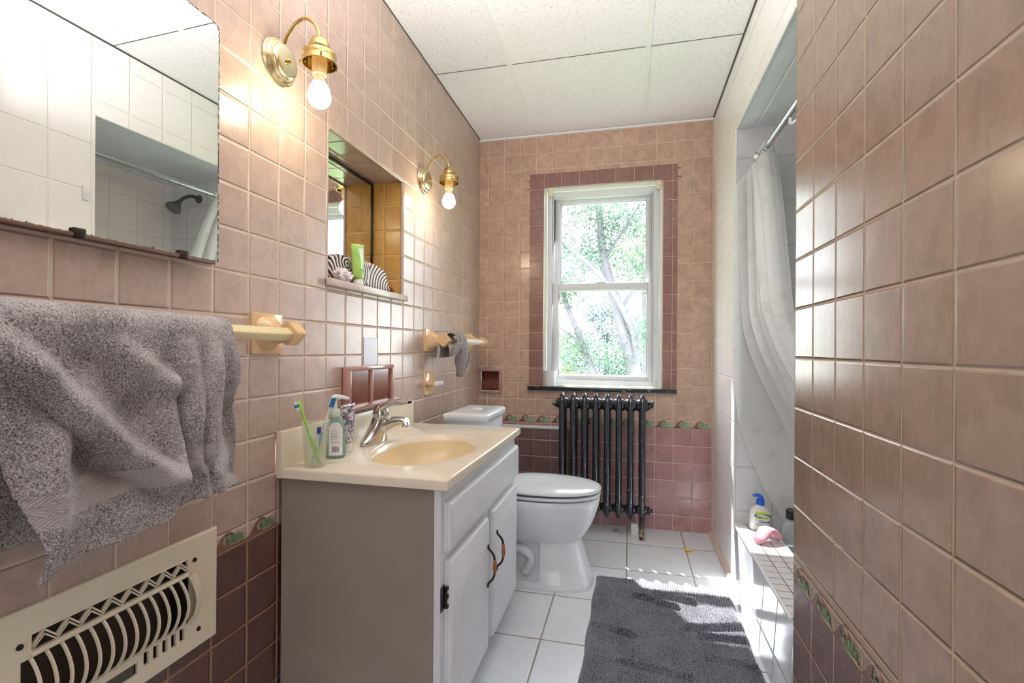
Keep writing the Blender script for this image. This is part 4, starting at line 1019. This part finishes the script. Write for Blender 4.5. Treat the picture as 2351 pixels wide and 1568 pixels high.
# ------------------------------------------------------------------ radiator
ra = thing('radiator', 'black painted cast iron column radiator under the window', 'radiator', (.80, 2.91, 0))
NSEC = 8; RX0, PIT = .5695, .0652; YA, YB, ZT, ZBm = 2.862, 2.945, .772, .158
for k in range(NSEC):
    x = RX0+k*PIT; bm = newbm()
    for y in (YA, YB):
        z0_ = .0 if k in (0, NSEC-1) else .118
        pts = [(x, y, z) for z in (.112, .125, .16, .30, .55, .74, .775, .795)]
        tube(bm, pts, [.010, .0155, .0185, .0178, .0178, .0185, .017, .011], 14)
    # pointed arched top joining the two columns
    top = bez([(x, YA-.006, .770), (x, YA+.008, .796), (x, (YA+YB)/2, .802), (x, YB-.008, .796), (x, YB+.006, .770)], 5)
    tube(bm, top, .0145, 10)
    for y in (YA, YB): tube(bm, [(x, y+.002*(1 if y == YA else -1), z) for z in (.775, .790, .802, .812, .819)], [.0175, .0150, .0105, .0060, .0012], 4 if False else 8)
    tube(bm, [(x, YA, ZBm), (x, YB, ZBm)], .017, 10)
    for z, r in ((ZT-.019, .0375), (ZBm-.004, .029)):
        lathe(bm, [(.012, -.0326), (r*.72, -.0326), (r*.9, -.026), (r, -.012), (r, .012), (r*.9, .026), (r*.72, .0326), (.012, .0326)], (x, (YA+YB)/2-.006, z), 'x', 20)
    s1 = obj('section', bm, 'radiator', ra)
    if k in (0, NSEC-1):
        for y in (YA, YB):
            bm = newbm(); tube(bm, [(x, y, .14), (x, y-.002, .06), (x, y-.006, .03), (x, y-.010, .0005)], [.0165, .0135, .0125, .0155], 12); obj('foot', bm, 'foot' if k else 'radiator', s1)
yc0 = (YA+YB)/2-.006
for xx, sgn in ((RX0-.033, -1), (RX0+7*PIT+.033, 1)):
    for z in (ZT-.022, ZBm-.004):
        bm = newbm(); lathe(bm, [(.022, 0), (.024, sgn*.004), (.024, sgn*.012), (.013, sgn*.014), (.013, sgn*.026), (.009, sgn*.027)], (xx, yc0, z), 'x', 6 if z > .5 else 8); obj('end_plug', bm, 'radiator', ra)
bm = newbm(); xv = RX0+7*PIT+.05; tube(bm, [(xv-.03, YA+.02, .772), (xv+.002, YA+.012, .772)], .006, 10); lathe(bm, [(.0125, 0), (.0135, .003), (.0135, .010), (.006, .012)], (xv+.002, YA+.012, .772), 'x', 12); obj('air_valve', bm, 'radiator', ra)
bm = newbm(); box(bm, .967, 1.006, 2.915, 2.965, .0005, .066, bev=.003); tag(obj('white_block', bm, 'paper_white'), 'small white block on the floor behind the radiator foot', 'block')
bm = newbm(); bmesh.ops.create_icosphere(bm, subdivisions=2, radius=1)
for v in bm.verts: k = .7+.6*random.random(); v.co = Vector((.884+v.co.x*.021*k, 2.93+v.co.y*.020*k, max(.0006, .010+v.co.z*.011*k)))
tag(obj('foil_scrap', bm, 'foil', sharp=10), 'crumpled foil scrap on the floor under the radiator', 'scrap')
bm = newbm(); c = Vector((1.266, 2.752, .003))
P_ = [(-.030, 0), (-.012, .012), (.008, .010), (.030, -.004), (.010, -.010), (-.010, -.008)]
vv = [bm.verts.new((c.x+a, c.y+b, c.z+.010*abs(math.sin(i*1.7)))) for i, (a, b) in enumerate(P_)]; cen = bm.verts.new((c.x, c.y, .0015))
for i in range(6): bm.faces.new((vv[i], vv[(i+1) % 6], cen))
tag(obj('fallen_leaf', bm, 'leaf_y', sharp=0), 'curled yellow leaf on the white floor tile', 'leaf')

# ------------------------------------------------------------------ bath mat
NX, NYr = 340, 430
gx = np.linspace(0, 1, NX)[:, None]; gy = np.linspace(0, 1, NYr)[None, :]
Xm = (.806-.010*gy)+(1.388-.0025-(.806-.010*gy))*gx + .003*np.sin(gy*23); Ym = 2.338-.010*gx-gy*1.02
wave = np.zeros((NX, NYr))
for (x0, y0_, x1, y1_, w, a) in ((.45, .125, .72, .16, .010, .014), (.30, .165, .50, .185, .008, .012), (.46, .20, .60, .215, .008, .012), (.62, .36, .98, .30, .012, .014), (.05, .42, .30, .45, .012, .012), (.70, .40, .98, .385, .010, .012), (.72, .52, 1.0, .55, .012, .012), (.2, .62, .6, .64, .012, .01)):
    dx, dy = x1-x0, y1_-y0_; k = np.clip(((gx-x0)*dx+(gy-y0_)*dy)/(dx*dx+dy*dy), 0, 1)
    d2 = (gx-x0-k*dx)**2*.32+(gy-y0_-k*dy)**2
    wave += a*np.exp(-d2/w**2)-a*.45*np.exp(-(((gx-x0-k*dx)**2*.32+(gy-.012-y0_-k*dy)**2)/w**2))
rib = .0062*np.abs(np.sin(gx*PI*54+.45*np.sin(gy*22)+.3*np.sin(gx*31)))**.8*(.45+.55*np.abs(np.sin(gy*PI*88+2.2*np.sin(gx*11))))
edge = np.minimum(np.minimum(gx, 1-gx)*.58, np.minimum(gy, 1-gy)*1.02); ed = np.clip(edge/.016, 0, 1)**.7
Zm = .002+ed*(.012+rib+np.maximum(wave*1.7, -.010)+.0008*rng.standard_normal((NX, NYr))+.002*np.sin(gx*9+gy*5)*np.sin(gy*17))
mat_ = grid_mesh('bath_mat', np.stack([Xm+0*Zm, Ym+0*Zm, np.maximum(Zm, .0015)], -1)[:, ::-1], 'rug')
tag(mat_, 'charcoal grey chenille bath mat on the floor beside the tub', 'bath mat')

# ------------------------------------------------------------------ shower rod, curtain, bottles
RZ, RXr = 1.952, 1.522
rd = thing('shower_rod', 'grey metal shower curtain rod across the tub opening', 'curtain rod', (RXr, 2.0, RZ))
bm = newbm(); tube(bm, [(RXr, 1.60, RZ), (RXr, AY1-.004, RZ)], .0125, 18); obj('rod', bm, 'rod', rd)
bm = newbm(); lathe(bm, [(.028, 0), (.028, -.004), (.018, -.012), (.0126, -.014)], (RXr, AY1-.0005, RZ), 'y', 24); obj('flange', bm, 'rod', rd)
# the curtain, bunched at the far end; its foot trails into the tub
NP, NZc = 420, 90
p = np.linspace(0, 1, NP)[:, None]; q = np.linspace(0, 1, NZc)[None, :]
folds = 6.5
wob = np.sin(p*2*PI*folds); tri = 2/PI*np.arcsin(np.sin(p*2*PI*folds))
amp = (.030+.060*(1-p)+.012*np.sin(p*9))*(1-.25*q)
drift = -.028*(1-p)
xx = RXr+drift+amp*(.7*tri+.3*wob)+.012*np.sin(p*23+q*5)*q
# the free edge sweeps down towards the room's near end
ynear = 2.262-.46*np.clip(q*1.25, 0, 1)**.85
pf = np.clip((p-.22)/.78, 0, 1)
yy = np.where(p < .22, 2.406-.13*p, 2.3774-(2.3774-ynear)*pf**1.1+.010*np.sin(pf*2*PI*folds*.5)*np.minimum(1, pf*6))
late = 1-np.clip((p-.12)/.14, 0, 1)
bs_ = np.clip((q-.36)/.57, 0, 1); bend = (bs_**2*(3-2*bs_))*(1-late)+np.clip((q-.50)/.45, 0, 1)**2.6*late
foot = CX1+(.128+.11*p)*(1-late)+.052*late+.018*(1+wob)
xx = xx*(1-bend)+foot*bend
x_top = (RXr+drift+amp*(.7*tri+.3*wob))[:, :1]
ztop_ = RZ-.022-1.25*np.maximum(0, RXr-.012-x_top)-.9*np.maximum(0, x_top-RXr-.012)-.10*np.clip((p-.9)*10, 0, 1)
ztop_ = np.round(ztop_/.03)*.03*.55+ztop_*.45
zbot_ = .225+.03*np.abs(np.sin(p*20))
zz_ = ztop_+(zbot_-ztop_)*q
xx = np.minimum(xx, 1.9)
cur = grid_mesh('shower_curtain', np.stack([xx+0*zz_, np.minimum(yy, AY1-.012)+0*zz_, zz_], -1), 'curtain')
tag(cur, 'translucent white shower curtain bunched at the far end of the rod', 'shower curtain')
for k in range(4):
    y = 2.275+.03*k; bm = newbm()
    tube(bm, [(RXr+.021*math.cos(a), y+.003*math.sin(a*2), RZ-.004+.021*math.sin(a)) for a in np.linspace(0, 2*PI, 21)], .0028, 8, cap=False)
    o = obj('curtain_ring', bm, 'milk'); tag(o, 'white plastic curtain ring on the shower rod above the bunched curtain', 'curtain ring', 'curtain rings on the rod')

lx, ly = 1.5135, 2.350
lo = thing('lotion_bottle', 'white lotion bottle with blue pump on the tub curb', 'lotion bottle', (lx, ly, CZ))
bm = newbm(); loft(bm, [ovalring((lx, ly), a, b, CZ+z, p=.7) for z, a, b in ((.0006, .039, .022), (.004, .042, .0245), (.07, .041, .024), (.088, .037, .022), (.098, .026, .018), (.103, .015, .014), (.110, .0135, .0135))])
lb = obj('bottle', bm, 'milk', lo, sharp=0)
bm = newbm(); lathe(bm, [(.0155, .108), (.016, .110), (.016, .131), (.012, .133)], (lx+.002, ly, CZ), n=24)
tube(bm, [(lx+.004, ly, CZ+.131), (lx+.002, ly-.002, CZ+.142), (lx-.012, ly-.004, CZ+.150), (lx-.030, ly-.006, CZ+.147)], [.012, .011, .008, .0045], 12); obj('pump', bm, 'blue', lo)
fy_ = ly-.0248
bm = newbm(); F2 = lambda u, v, t: (lx+u, fy_-t+.30*u*u*8, CZ+v)
def strip(u0, u1, v0, v1, t0, t1, mi, n=10, top=None):
    us = np.linspace(u0, u1, n); poly = [(a, v0(a) if callable(v0) else v0) for a in us]+[(a, v1(a) if callable(v1) else v1) for a in us[::-1]]
    prism(bm, poly, F2, t0, t1, mi)
strip(-.024, .036, .052, .083, 0, .0006, 0)
arc = lambda a: math.sqrt(max(0, 1-((a-.006)/.034)**2))
strip(-.027, .0385, lambda a: .0665-.0095*(arc(a)*.7+.3), lambda a: .0665+.0085*(arc(a)*.7+.3), .0006, .0012, 1, 16)
strip(-.008, .036, .0375, .0415, 0, .0006, 2)
strip(-.022, .010, .0455, .048, 0, .0006, 3); strip(-.024, .012, .030, .032, 0, .0006, 3); strip(-.020, .02, .0235, .0255, 0, .0006, 3)
obj('label', bm, ['ced_green', 'ced_blue', 'ced_blue', 'label_grey'], lb, sharp=0)
def text(body, size, mat, parent, M4):
    cu = bpy.data.curves.new('t', 'FONT'); cu.body = body; cu.size = size; cu.align_x = 'CENTER'; cu.align_y = 'CENTER'; cu.extrude = .0002
    o = bpy.data.objects.new('t', cu); COL.objects.link(o); bpy.context.view_layer.update()
    me = bpy.data.meshes.new_from_object(o.evaluated_get(bpy.context.evaluated_depsgraph_get())); bpy.data.objects.remove(o)
    me.transform(M4); me.materials.clear(); return link('lettering', me, mat, parent)
text('Cetaphil', .0155, 'paper_white', lb, Matrix.Translation((lx+.006, fy_-.0018, CZ+.066)) @ Matrix.Rotation(PI/2, 4, 'X'))
# folded pink silicone scrubber
bm = newbm(); pth = bez([(1.461, 2.165, CZ+.012), (1.478, 2.182, CZ+.030), (1.500, 2.205, CZ+.052), (1.522, 2.222, CZ+.052), (1.545, 2.215, CZ+.034), (1.553, 2.212, CZ+.018)], 7); rings = []
for i, c in enumerate(pth):
    f = i/(len(pth)-1); a = .026+.006*math.sin(f*PI); b = .0115
    tn = (pth[min(i+1, len(pth)-1)]-pth[max(i-1, 0)]).normalized(); sd = Vector((.55, -.83, 0)); sd = (sd-tn*sd.dot(tn)).normalized(); up = tn.cross(sd)
    sc_ = min(1, .35+f*6, .35+(1-f)*6)
    rings.append([c+sd*a*sc_*math.cos(t)+up*b*sc_*math.sin(t) for t in np.linspace(0, 2*PI, 20, endpoint=False)])
loft(bm, rings)
mz = min(v.co.z for v in bm.verts)
for v in bm.verts: v.co.z += CZ+.0006-mz
tag(obj('bath_scrubber', bm, 'pinkpuff', sharp=0), 'folded pink bath scrubber on the tub curb in front of the lotion bottle', 'scrubber')
cxb, cyb = 1.632, 2.325
cxb += .0
cb = thing('shampoo_bottle', 'clear bottle with black cap inside the tub beside the curb', 'bottle', (cxb, cyb, .2075))
bm = newbm(); loft(bm, [ovalring((cxb, cyb), a, a*.8, .2075+z, p=.85) for z, a in ((.003, .036), (.008, .040), (.09, .041), (.118, .038), (.134, .026), (.140, .017), (.148, .016))]); obj('bottle', bm, 'clear', cb, sharp=0)
bm = newbm(); lathe(bm, [(.019, .144), (.0205, .146), (.0205, .182), (.018, .185)], (cxb, cyb, .2075), n=24); obj('cap', bm, 'black_cap', cb)

# seen in the mirror: shower head and a hook on the white wall
sh_ = thing('shower_fixture', 'grey shower head on the tub end wall', 'shower head', (1.80, AY1, 1.99))
bm = newbm(); tube(bm, bez([(1.80, AY1-.002, 1.99), (1.80, AY1-.05, 1.995), (1.80, AY1-.10, 1.97), (1.80, AY1-.13, 1.94)], 6), .010, 12); lathe(bm, [(.026, 0), (.026, -.004), (.012, -.010)], (1.80, AY1-.0005, 1.99), 'y', 24); obj('arm', bm, 'nickel', sh_)
bm = newbm(); rings = []
for r, dd in ((.012, 0), (.016, .012), (.022, .03), (.042, .06), (.044, .068), (.036, .07)):
    c = Vector((1.80, AY1-.13-dd*.62, 1.94-dd*.78)); e1, e2 = Vector((1, 0, 0)), Vector((0, .78, -.62))
    rings.append([c+e1*r*math.cos(t)+e2*r*math.sin(t) for t in np.linspace(0, 2*PI, 28, endpoint=False)])
loft(bm, rings); obj('head', bm, 'nickel', sh_)
bm = newbm(); box(bm, W-.008, W, 1.535, 1.560, 1.70, 1.765, bev=.004); tube(bm, bez([(W-.006, 1.548, 1.738), (W-.026, 1.548, 1.726), (W-.028, 1.548, 1.742)], 6), .004, 8)
tag(obj('wall_hook', bm, 'paper_white'), 'small white adhesive hook on the white tiled wall, reflected in the mirror', 'hook')

# ------------------------------------------------------------------ outside
bm = newbm(); vf(bm, [(-40, D+.6, -3.2), (40, D+.6, -3.2), (40, 60, -3.2), (-40, 60, -3.2)], [(0, 1, 2, 3)]); g_ = struct('ground', bm, 'grass', 'green lawn far below the window', 'ground')
def leaves(name, centers, n, size, mat, parent):
    cs = np.array([c[:3] for c in centers]); rr = np.array([c[3] for c in centers]); w = rr**2; idx = rng.choice(len(cs), n, p=w/w.sum())
    d = rng.standard_normal((n, 3)); d /= np.linalg.norm(d, axis=1)[:, None]; d *= (rng.random(n)**.45)[:, None]
    c = cs[idx]+d*rr[idx][:, None]*np.array([1, 1, .8])
    a = rng.standard_normal((n, 3)); a /= np.linalg.norm(a, axis=1)[:, None]; b = np.cross(a, rng.standard_normal((n, 3))); b /= np.linalg.norm(b, axis=1)[:, None]
    L = size*(.6+.8*rng.random(n))[:, None]
    V = np.stack([c-a*L, c+b*L*.45, c+a*L, c-b*L*.45], 1).reshape(-1, 3); Fq = np.arange(4*n).reshape(n, 4)
    me = bpy.data.meshes.new(name); me.from_pydata(V.tolist(), [], Fq.tolist()); return link(name, me, mat, parent)
def limbs(name, chains, parent):
    bm = newbm()
    for pts, r0, r1 in chains:
        q = bez(pts, 6); tube(bm, q, [r0+(r1-r0)*i/(len(q)-1) for i in range(len(q))], 8)
    return obj(name, bm, 'bark', parent, sharp=0, weld=False)
t1 = thing('tree', 'pale leafy tree with forking branches filling the window view', 'tree', (1.6, 7.2, -3.2))
limbs('trunk', [([(1.55, 7.2, -3.2), (1.35, 7.2, -1), (1.05, 7.2, .6), (.80, 7.2, 1.6), (.55, 7.3, 2.6), (.45, 7.4, 4.2)], .16, .035),
                ([(1.05, 7.2, .6), (1.0, 7.1, 1.3), (.62, 7.0, 2.0), (.1, 6.9, 2.5), (-.6, 6.8, 3.0)], .06, .015),
                ([(.62, 7.2, -3.2), (.58, 7.2, -.4), (.50, 7.2, .5), (.28, 7.2, 1.15), (-.05, 7.3, 2.0), (-.2, 7.3, 3.0)], .085, .02),
                ([(.80, 7.2, 1.6), (1.1, 7.2, 2.0), (1.6, 7.2, 2.2), (2.2, 7.1, 2.6)], .035, .01),
                ([(-.2, 7.3, 3.0), (-.6, 7.3, 5), (-1.2, 7.2, 7.2), (-1.4, 7.2, 8.6)], .02, .008), ([(.28, 7.2, 1.15), (-.1, 7.1, 1.4), (-.7, 7.1, 1.5)], .025, .01), ([(.6, 7.25, 2.4), (1.0, 7.2, 3.0), (1.3, 7.2, 3.6)], .03, .01)], t1)
cl1 = [(.45, 7.3, 2.5, .42), (.75, 7.2, 2.9, .4), (.1, 7.1, 1.9, .32), (1.05, 7.2, 2.25, .36), (.25, 7.2, 1.05, .4), (.75, 7.3, .95, .38), (.35, 7.4, 3.2, .5), (-.3, 7.0, 2.6, .5), (1.2, 7.2, 1.3, .4), (-.4, 7.1, 1.5, .4), (1.5, 7.2, 2.9, .6), (-.8, 7.1, 3.2, .6), (.6, 7.3, 4.1, .7), (1.9, 7.1, 2.2, .5)]
cl1 += [(-1.9, 7.2, 8.16, .17), (-1.64, 7.2, 8.2, .15), (-1.38, 7.2, 8.12, .15), (-1.97, 7.2, 7.45, .2), (-1.70, 7.2, 7.48, .17), (-1.84, 7.2, 7.80, .075), (-1.68, 7.2, 7.78, .085), (-2.05, 7.2, 7.8, .07), (-1.45, 7.2, 7.40, .12), (-1.2, 7.2, 8.4, .25), (-2.2, 7.2, 8.5, .3), (-1.2, 7.2, 6.4, .3), (-.8, 7.2, 5.2, .3)]  # leaf clusters above the view, added in the sun's path to dapple it
leaves('crown', cl1, 19000, .026, 'leaf', t1)
t2 = thing('tree', 'yellow green bush crown behind the forked tree', 'tree', (1.2, 10.5, -3.2))
limbs('trunk', [([(1.4, 10.5, -3.2), (1.3, 10.5, 0), (1.2, 10.5, 3.5)], .12, .03), ([(-1.2, 10.5, -3.2), (-1.0, 10.6, 0), (-.9, 10.5, 3)], .1, .03)], t2)
leaves('crown', [(.95, 10.5, 3.0, .55), (1.3, 10.4, 2.4, .5), (-.55, 10.5, .55, .6), (-.35, 10.6, 1.2, .4), (1.6, 10.5, 3.4, .7), (-1.3, 10.5, 1.0, .9), (1.7, 10.4, 1.2, .6)], 7000, .032, 'leaf2', t2)
t3 = thing('tree', 'blue green hedge crown at the bottom of the window view', 'tree', (.4, 13, -3.2))
limbs('trunk', [([(.4, 13, -3.2), (.3, 13, -1), (.4, 13, 1.5)], .12, .03)], t3)
leaves('crown', [(-.6, 13, .6, .5), (-.2, 13, 1.15, .4), (.4, 13, .7, .5), (.8, 13, 1.25, .45), (1.2, 13, 1.7, .4), (.05, 13, 1.9, .35), (.3, 13, 1.4, .45), (.7, 13, .35, .5), (.75, 13, 1.9, .3), (1.1, 13, .5, .5), (.0, 13, .4, .6), (.9, 13, .4, .6), (-.8, 13, .8, .8), (1.7, 13, .9, .9), (.4, 13, 2.0, .6), (-.3, 13, 3.4, .9), (1.2, 13, 4.2, 1.0), (-1.6, 13, 2.6, 1.)], 19000, .036, 'leaf3', t3)

# ------------------------------------------------------------------ light
wd_ = bpy.data.worlds.new('sky'); S.world = wd_; wd_.use_nodes = True; nt = wd_.node_tree; bg = nt.nodes['Background']
tc = nt.nodes.new('ShaderNodeTexCoord'); sp_ = nt.nodes.new('ShaderNodeSeparateXYZ'); rp = nt.nodes.new('ShaderNodeValToRGB')
nt.links.new(tc.outputs['Generated'], sp_.inputs[0]); nt.links.new(sp_.outputs[2], rp.inputs[0])
rp.color_ramp.elements[0].color = (.95, .98, 1, 1); rp.color_ramp.elements[1].color = (.78, .90, 1, 1); nt.links.new(rp.outputs[0], bg.inputs[0]); bg.inputs[1].default_value = 8.0
def lamp(name, typ, loc, energy, color, **kw):
    l = bpy.data.lights.new(name, typ); l.energy = energy; l.color = color
    for k, v in kw.items(): setattr(l, k, v)
    o = bpy.data.objects.new(name, l); COL.objects.link(o); o.location = loc; return o
def aim(o, tgt): o.rotation_euler = (Vector(tgt)-o.location).to_track_quat('-Z', 'Y').to_euler()
sun = lamp('sun', 'SUN', (0, 8, 6), 42., (1, .97, .92), angle=math.radians(.7)); aim(sun, Vector(sun.location)+Vector((.57, -1, -1.55)))
pt = lamp('window_portal', 'AREA', (.78, D+.22, 1.46), 0, (1, 1, 1), shape='RECTANGLE', size=.66, size_y=1.2); pt.data.cycles.is_portal = True; aim(pt, (.78, 0, 1.46))
hall = lamp('hall_fill', 'AREA', (.78, YF-.1, 1.15), 7, (.97, .985, 1), shape='RECTANGLE', size=.74, size_y=1.7); aim(hall, (.78, 3, 1.15))  # added fill from the doorway side, stands for no known lamp
fl = lamp('ceiling_fill', 'AREA', (.70, .72, 1.95), 38, (1, .965, 1), shape='DISK', size=.35); aim(fl, (.70, .721, 2.43))  # added upward fill to brighten the ceiling, not a fixture of the room

# ------------------------------------------------------------------ camera
f, yaw, pit, rol, sy = 1124.202, .235138, .00106794, .0064390, 13.0652
cam = bpy.data.cameras.new('camera'); co = bpy.data.objects.new('camera', cam); COL.objects.link(co)
def Rm(a, i): return np.array(Matrix.Rotation(a, 3, i))
cyw, syw = math.cos(yaw), math.sin(yaw)
R0 = np.array([[cyw, syw, 0], [0, 0, -1], [-syw, cyw, 0]])
c, s = math.cos(pit), math.sin(pit); Rp = np.array([[1, 0, 0], [0, c, s], [0, -s, c]])
c, s = math.cos(rol), math.sin(rol); Rr = np.array([[c, -s, 0], [s, c, 0], [0, 0, 1]])
Rc = Rr @ Rp @ R0                                             # rows: right, down, forward
mw = np.eye(4); mw[:3, 0] = Rc[0]; mw[:3, 1] = -Rc[1]; mw[:3, 2] = -Rc[2]; mw[:3, 3] = (.951276, 0, 1.078784)
co.matrix_world = Matrix(mw.tolist())
cam.sensor_fit = 'HORIZONTAL'; cam.sensor_width = 36; cam.lens = 36*f/2351; cam.shift_y = sy/2351; cam.clip_start = .02; cam.clip_end = 200
S.camera = co
S.view_settings.view_transform = 'Standard'; S.view_settings.look = 'None'; S.view_settings.exposure = .36; S.view_settings.gamma = 1
S.cycles.max_bounces = 10; S.cycles.transparent_max_bounces = 12; S.cycles.use_denoising = True; S.cycles.sample_clamp_indirect = 6
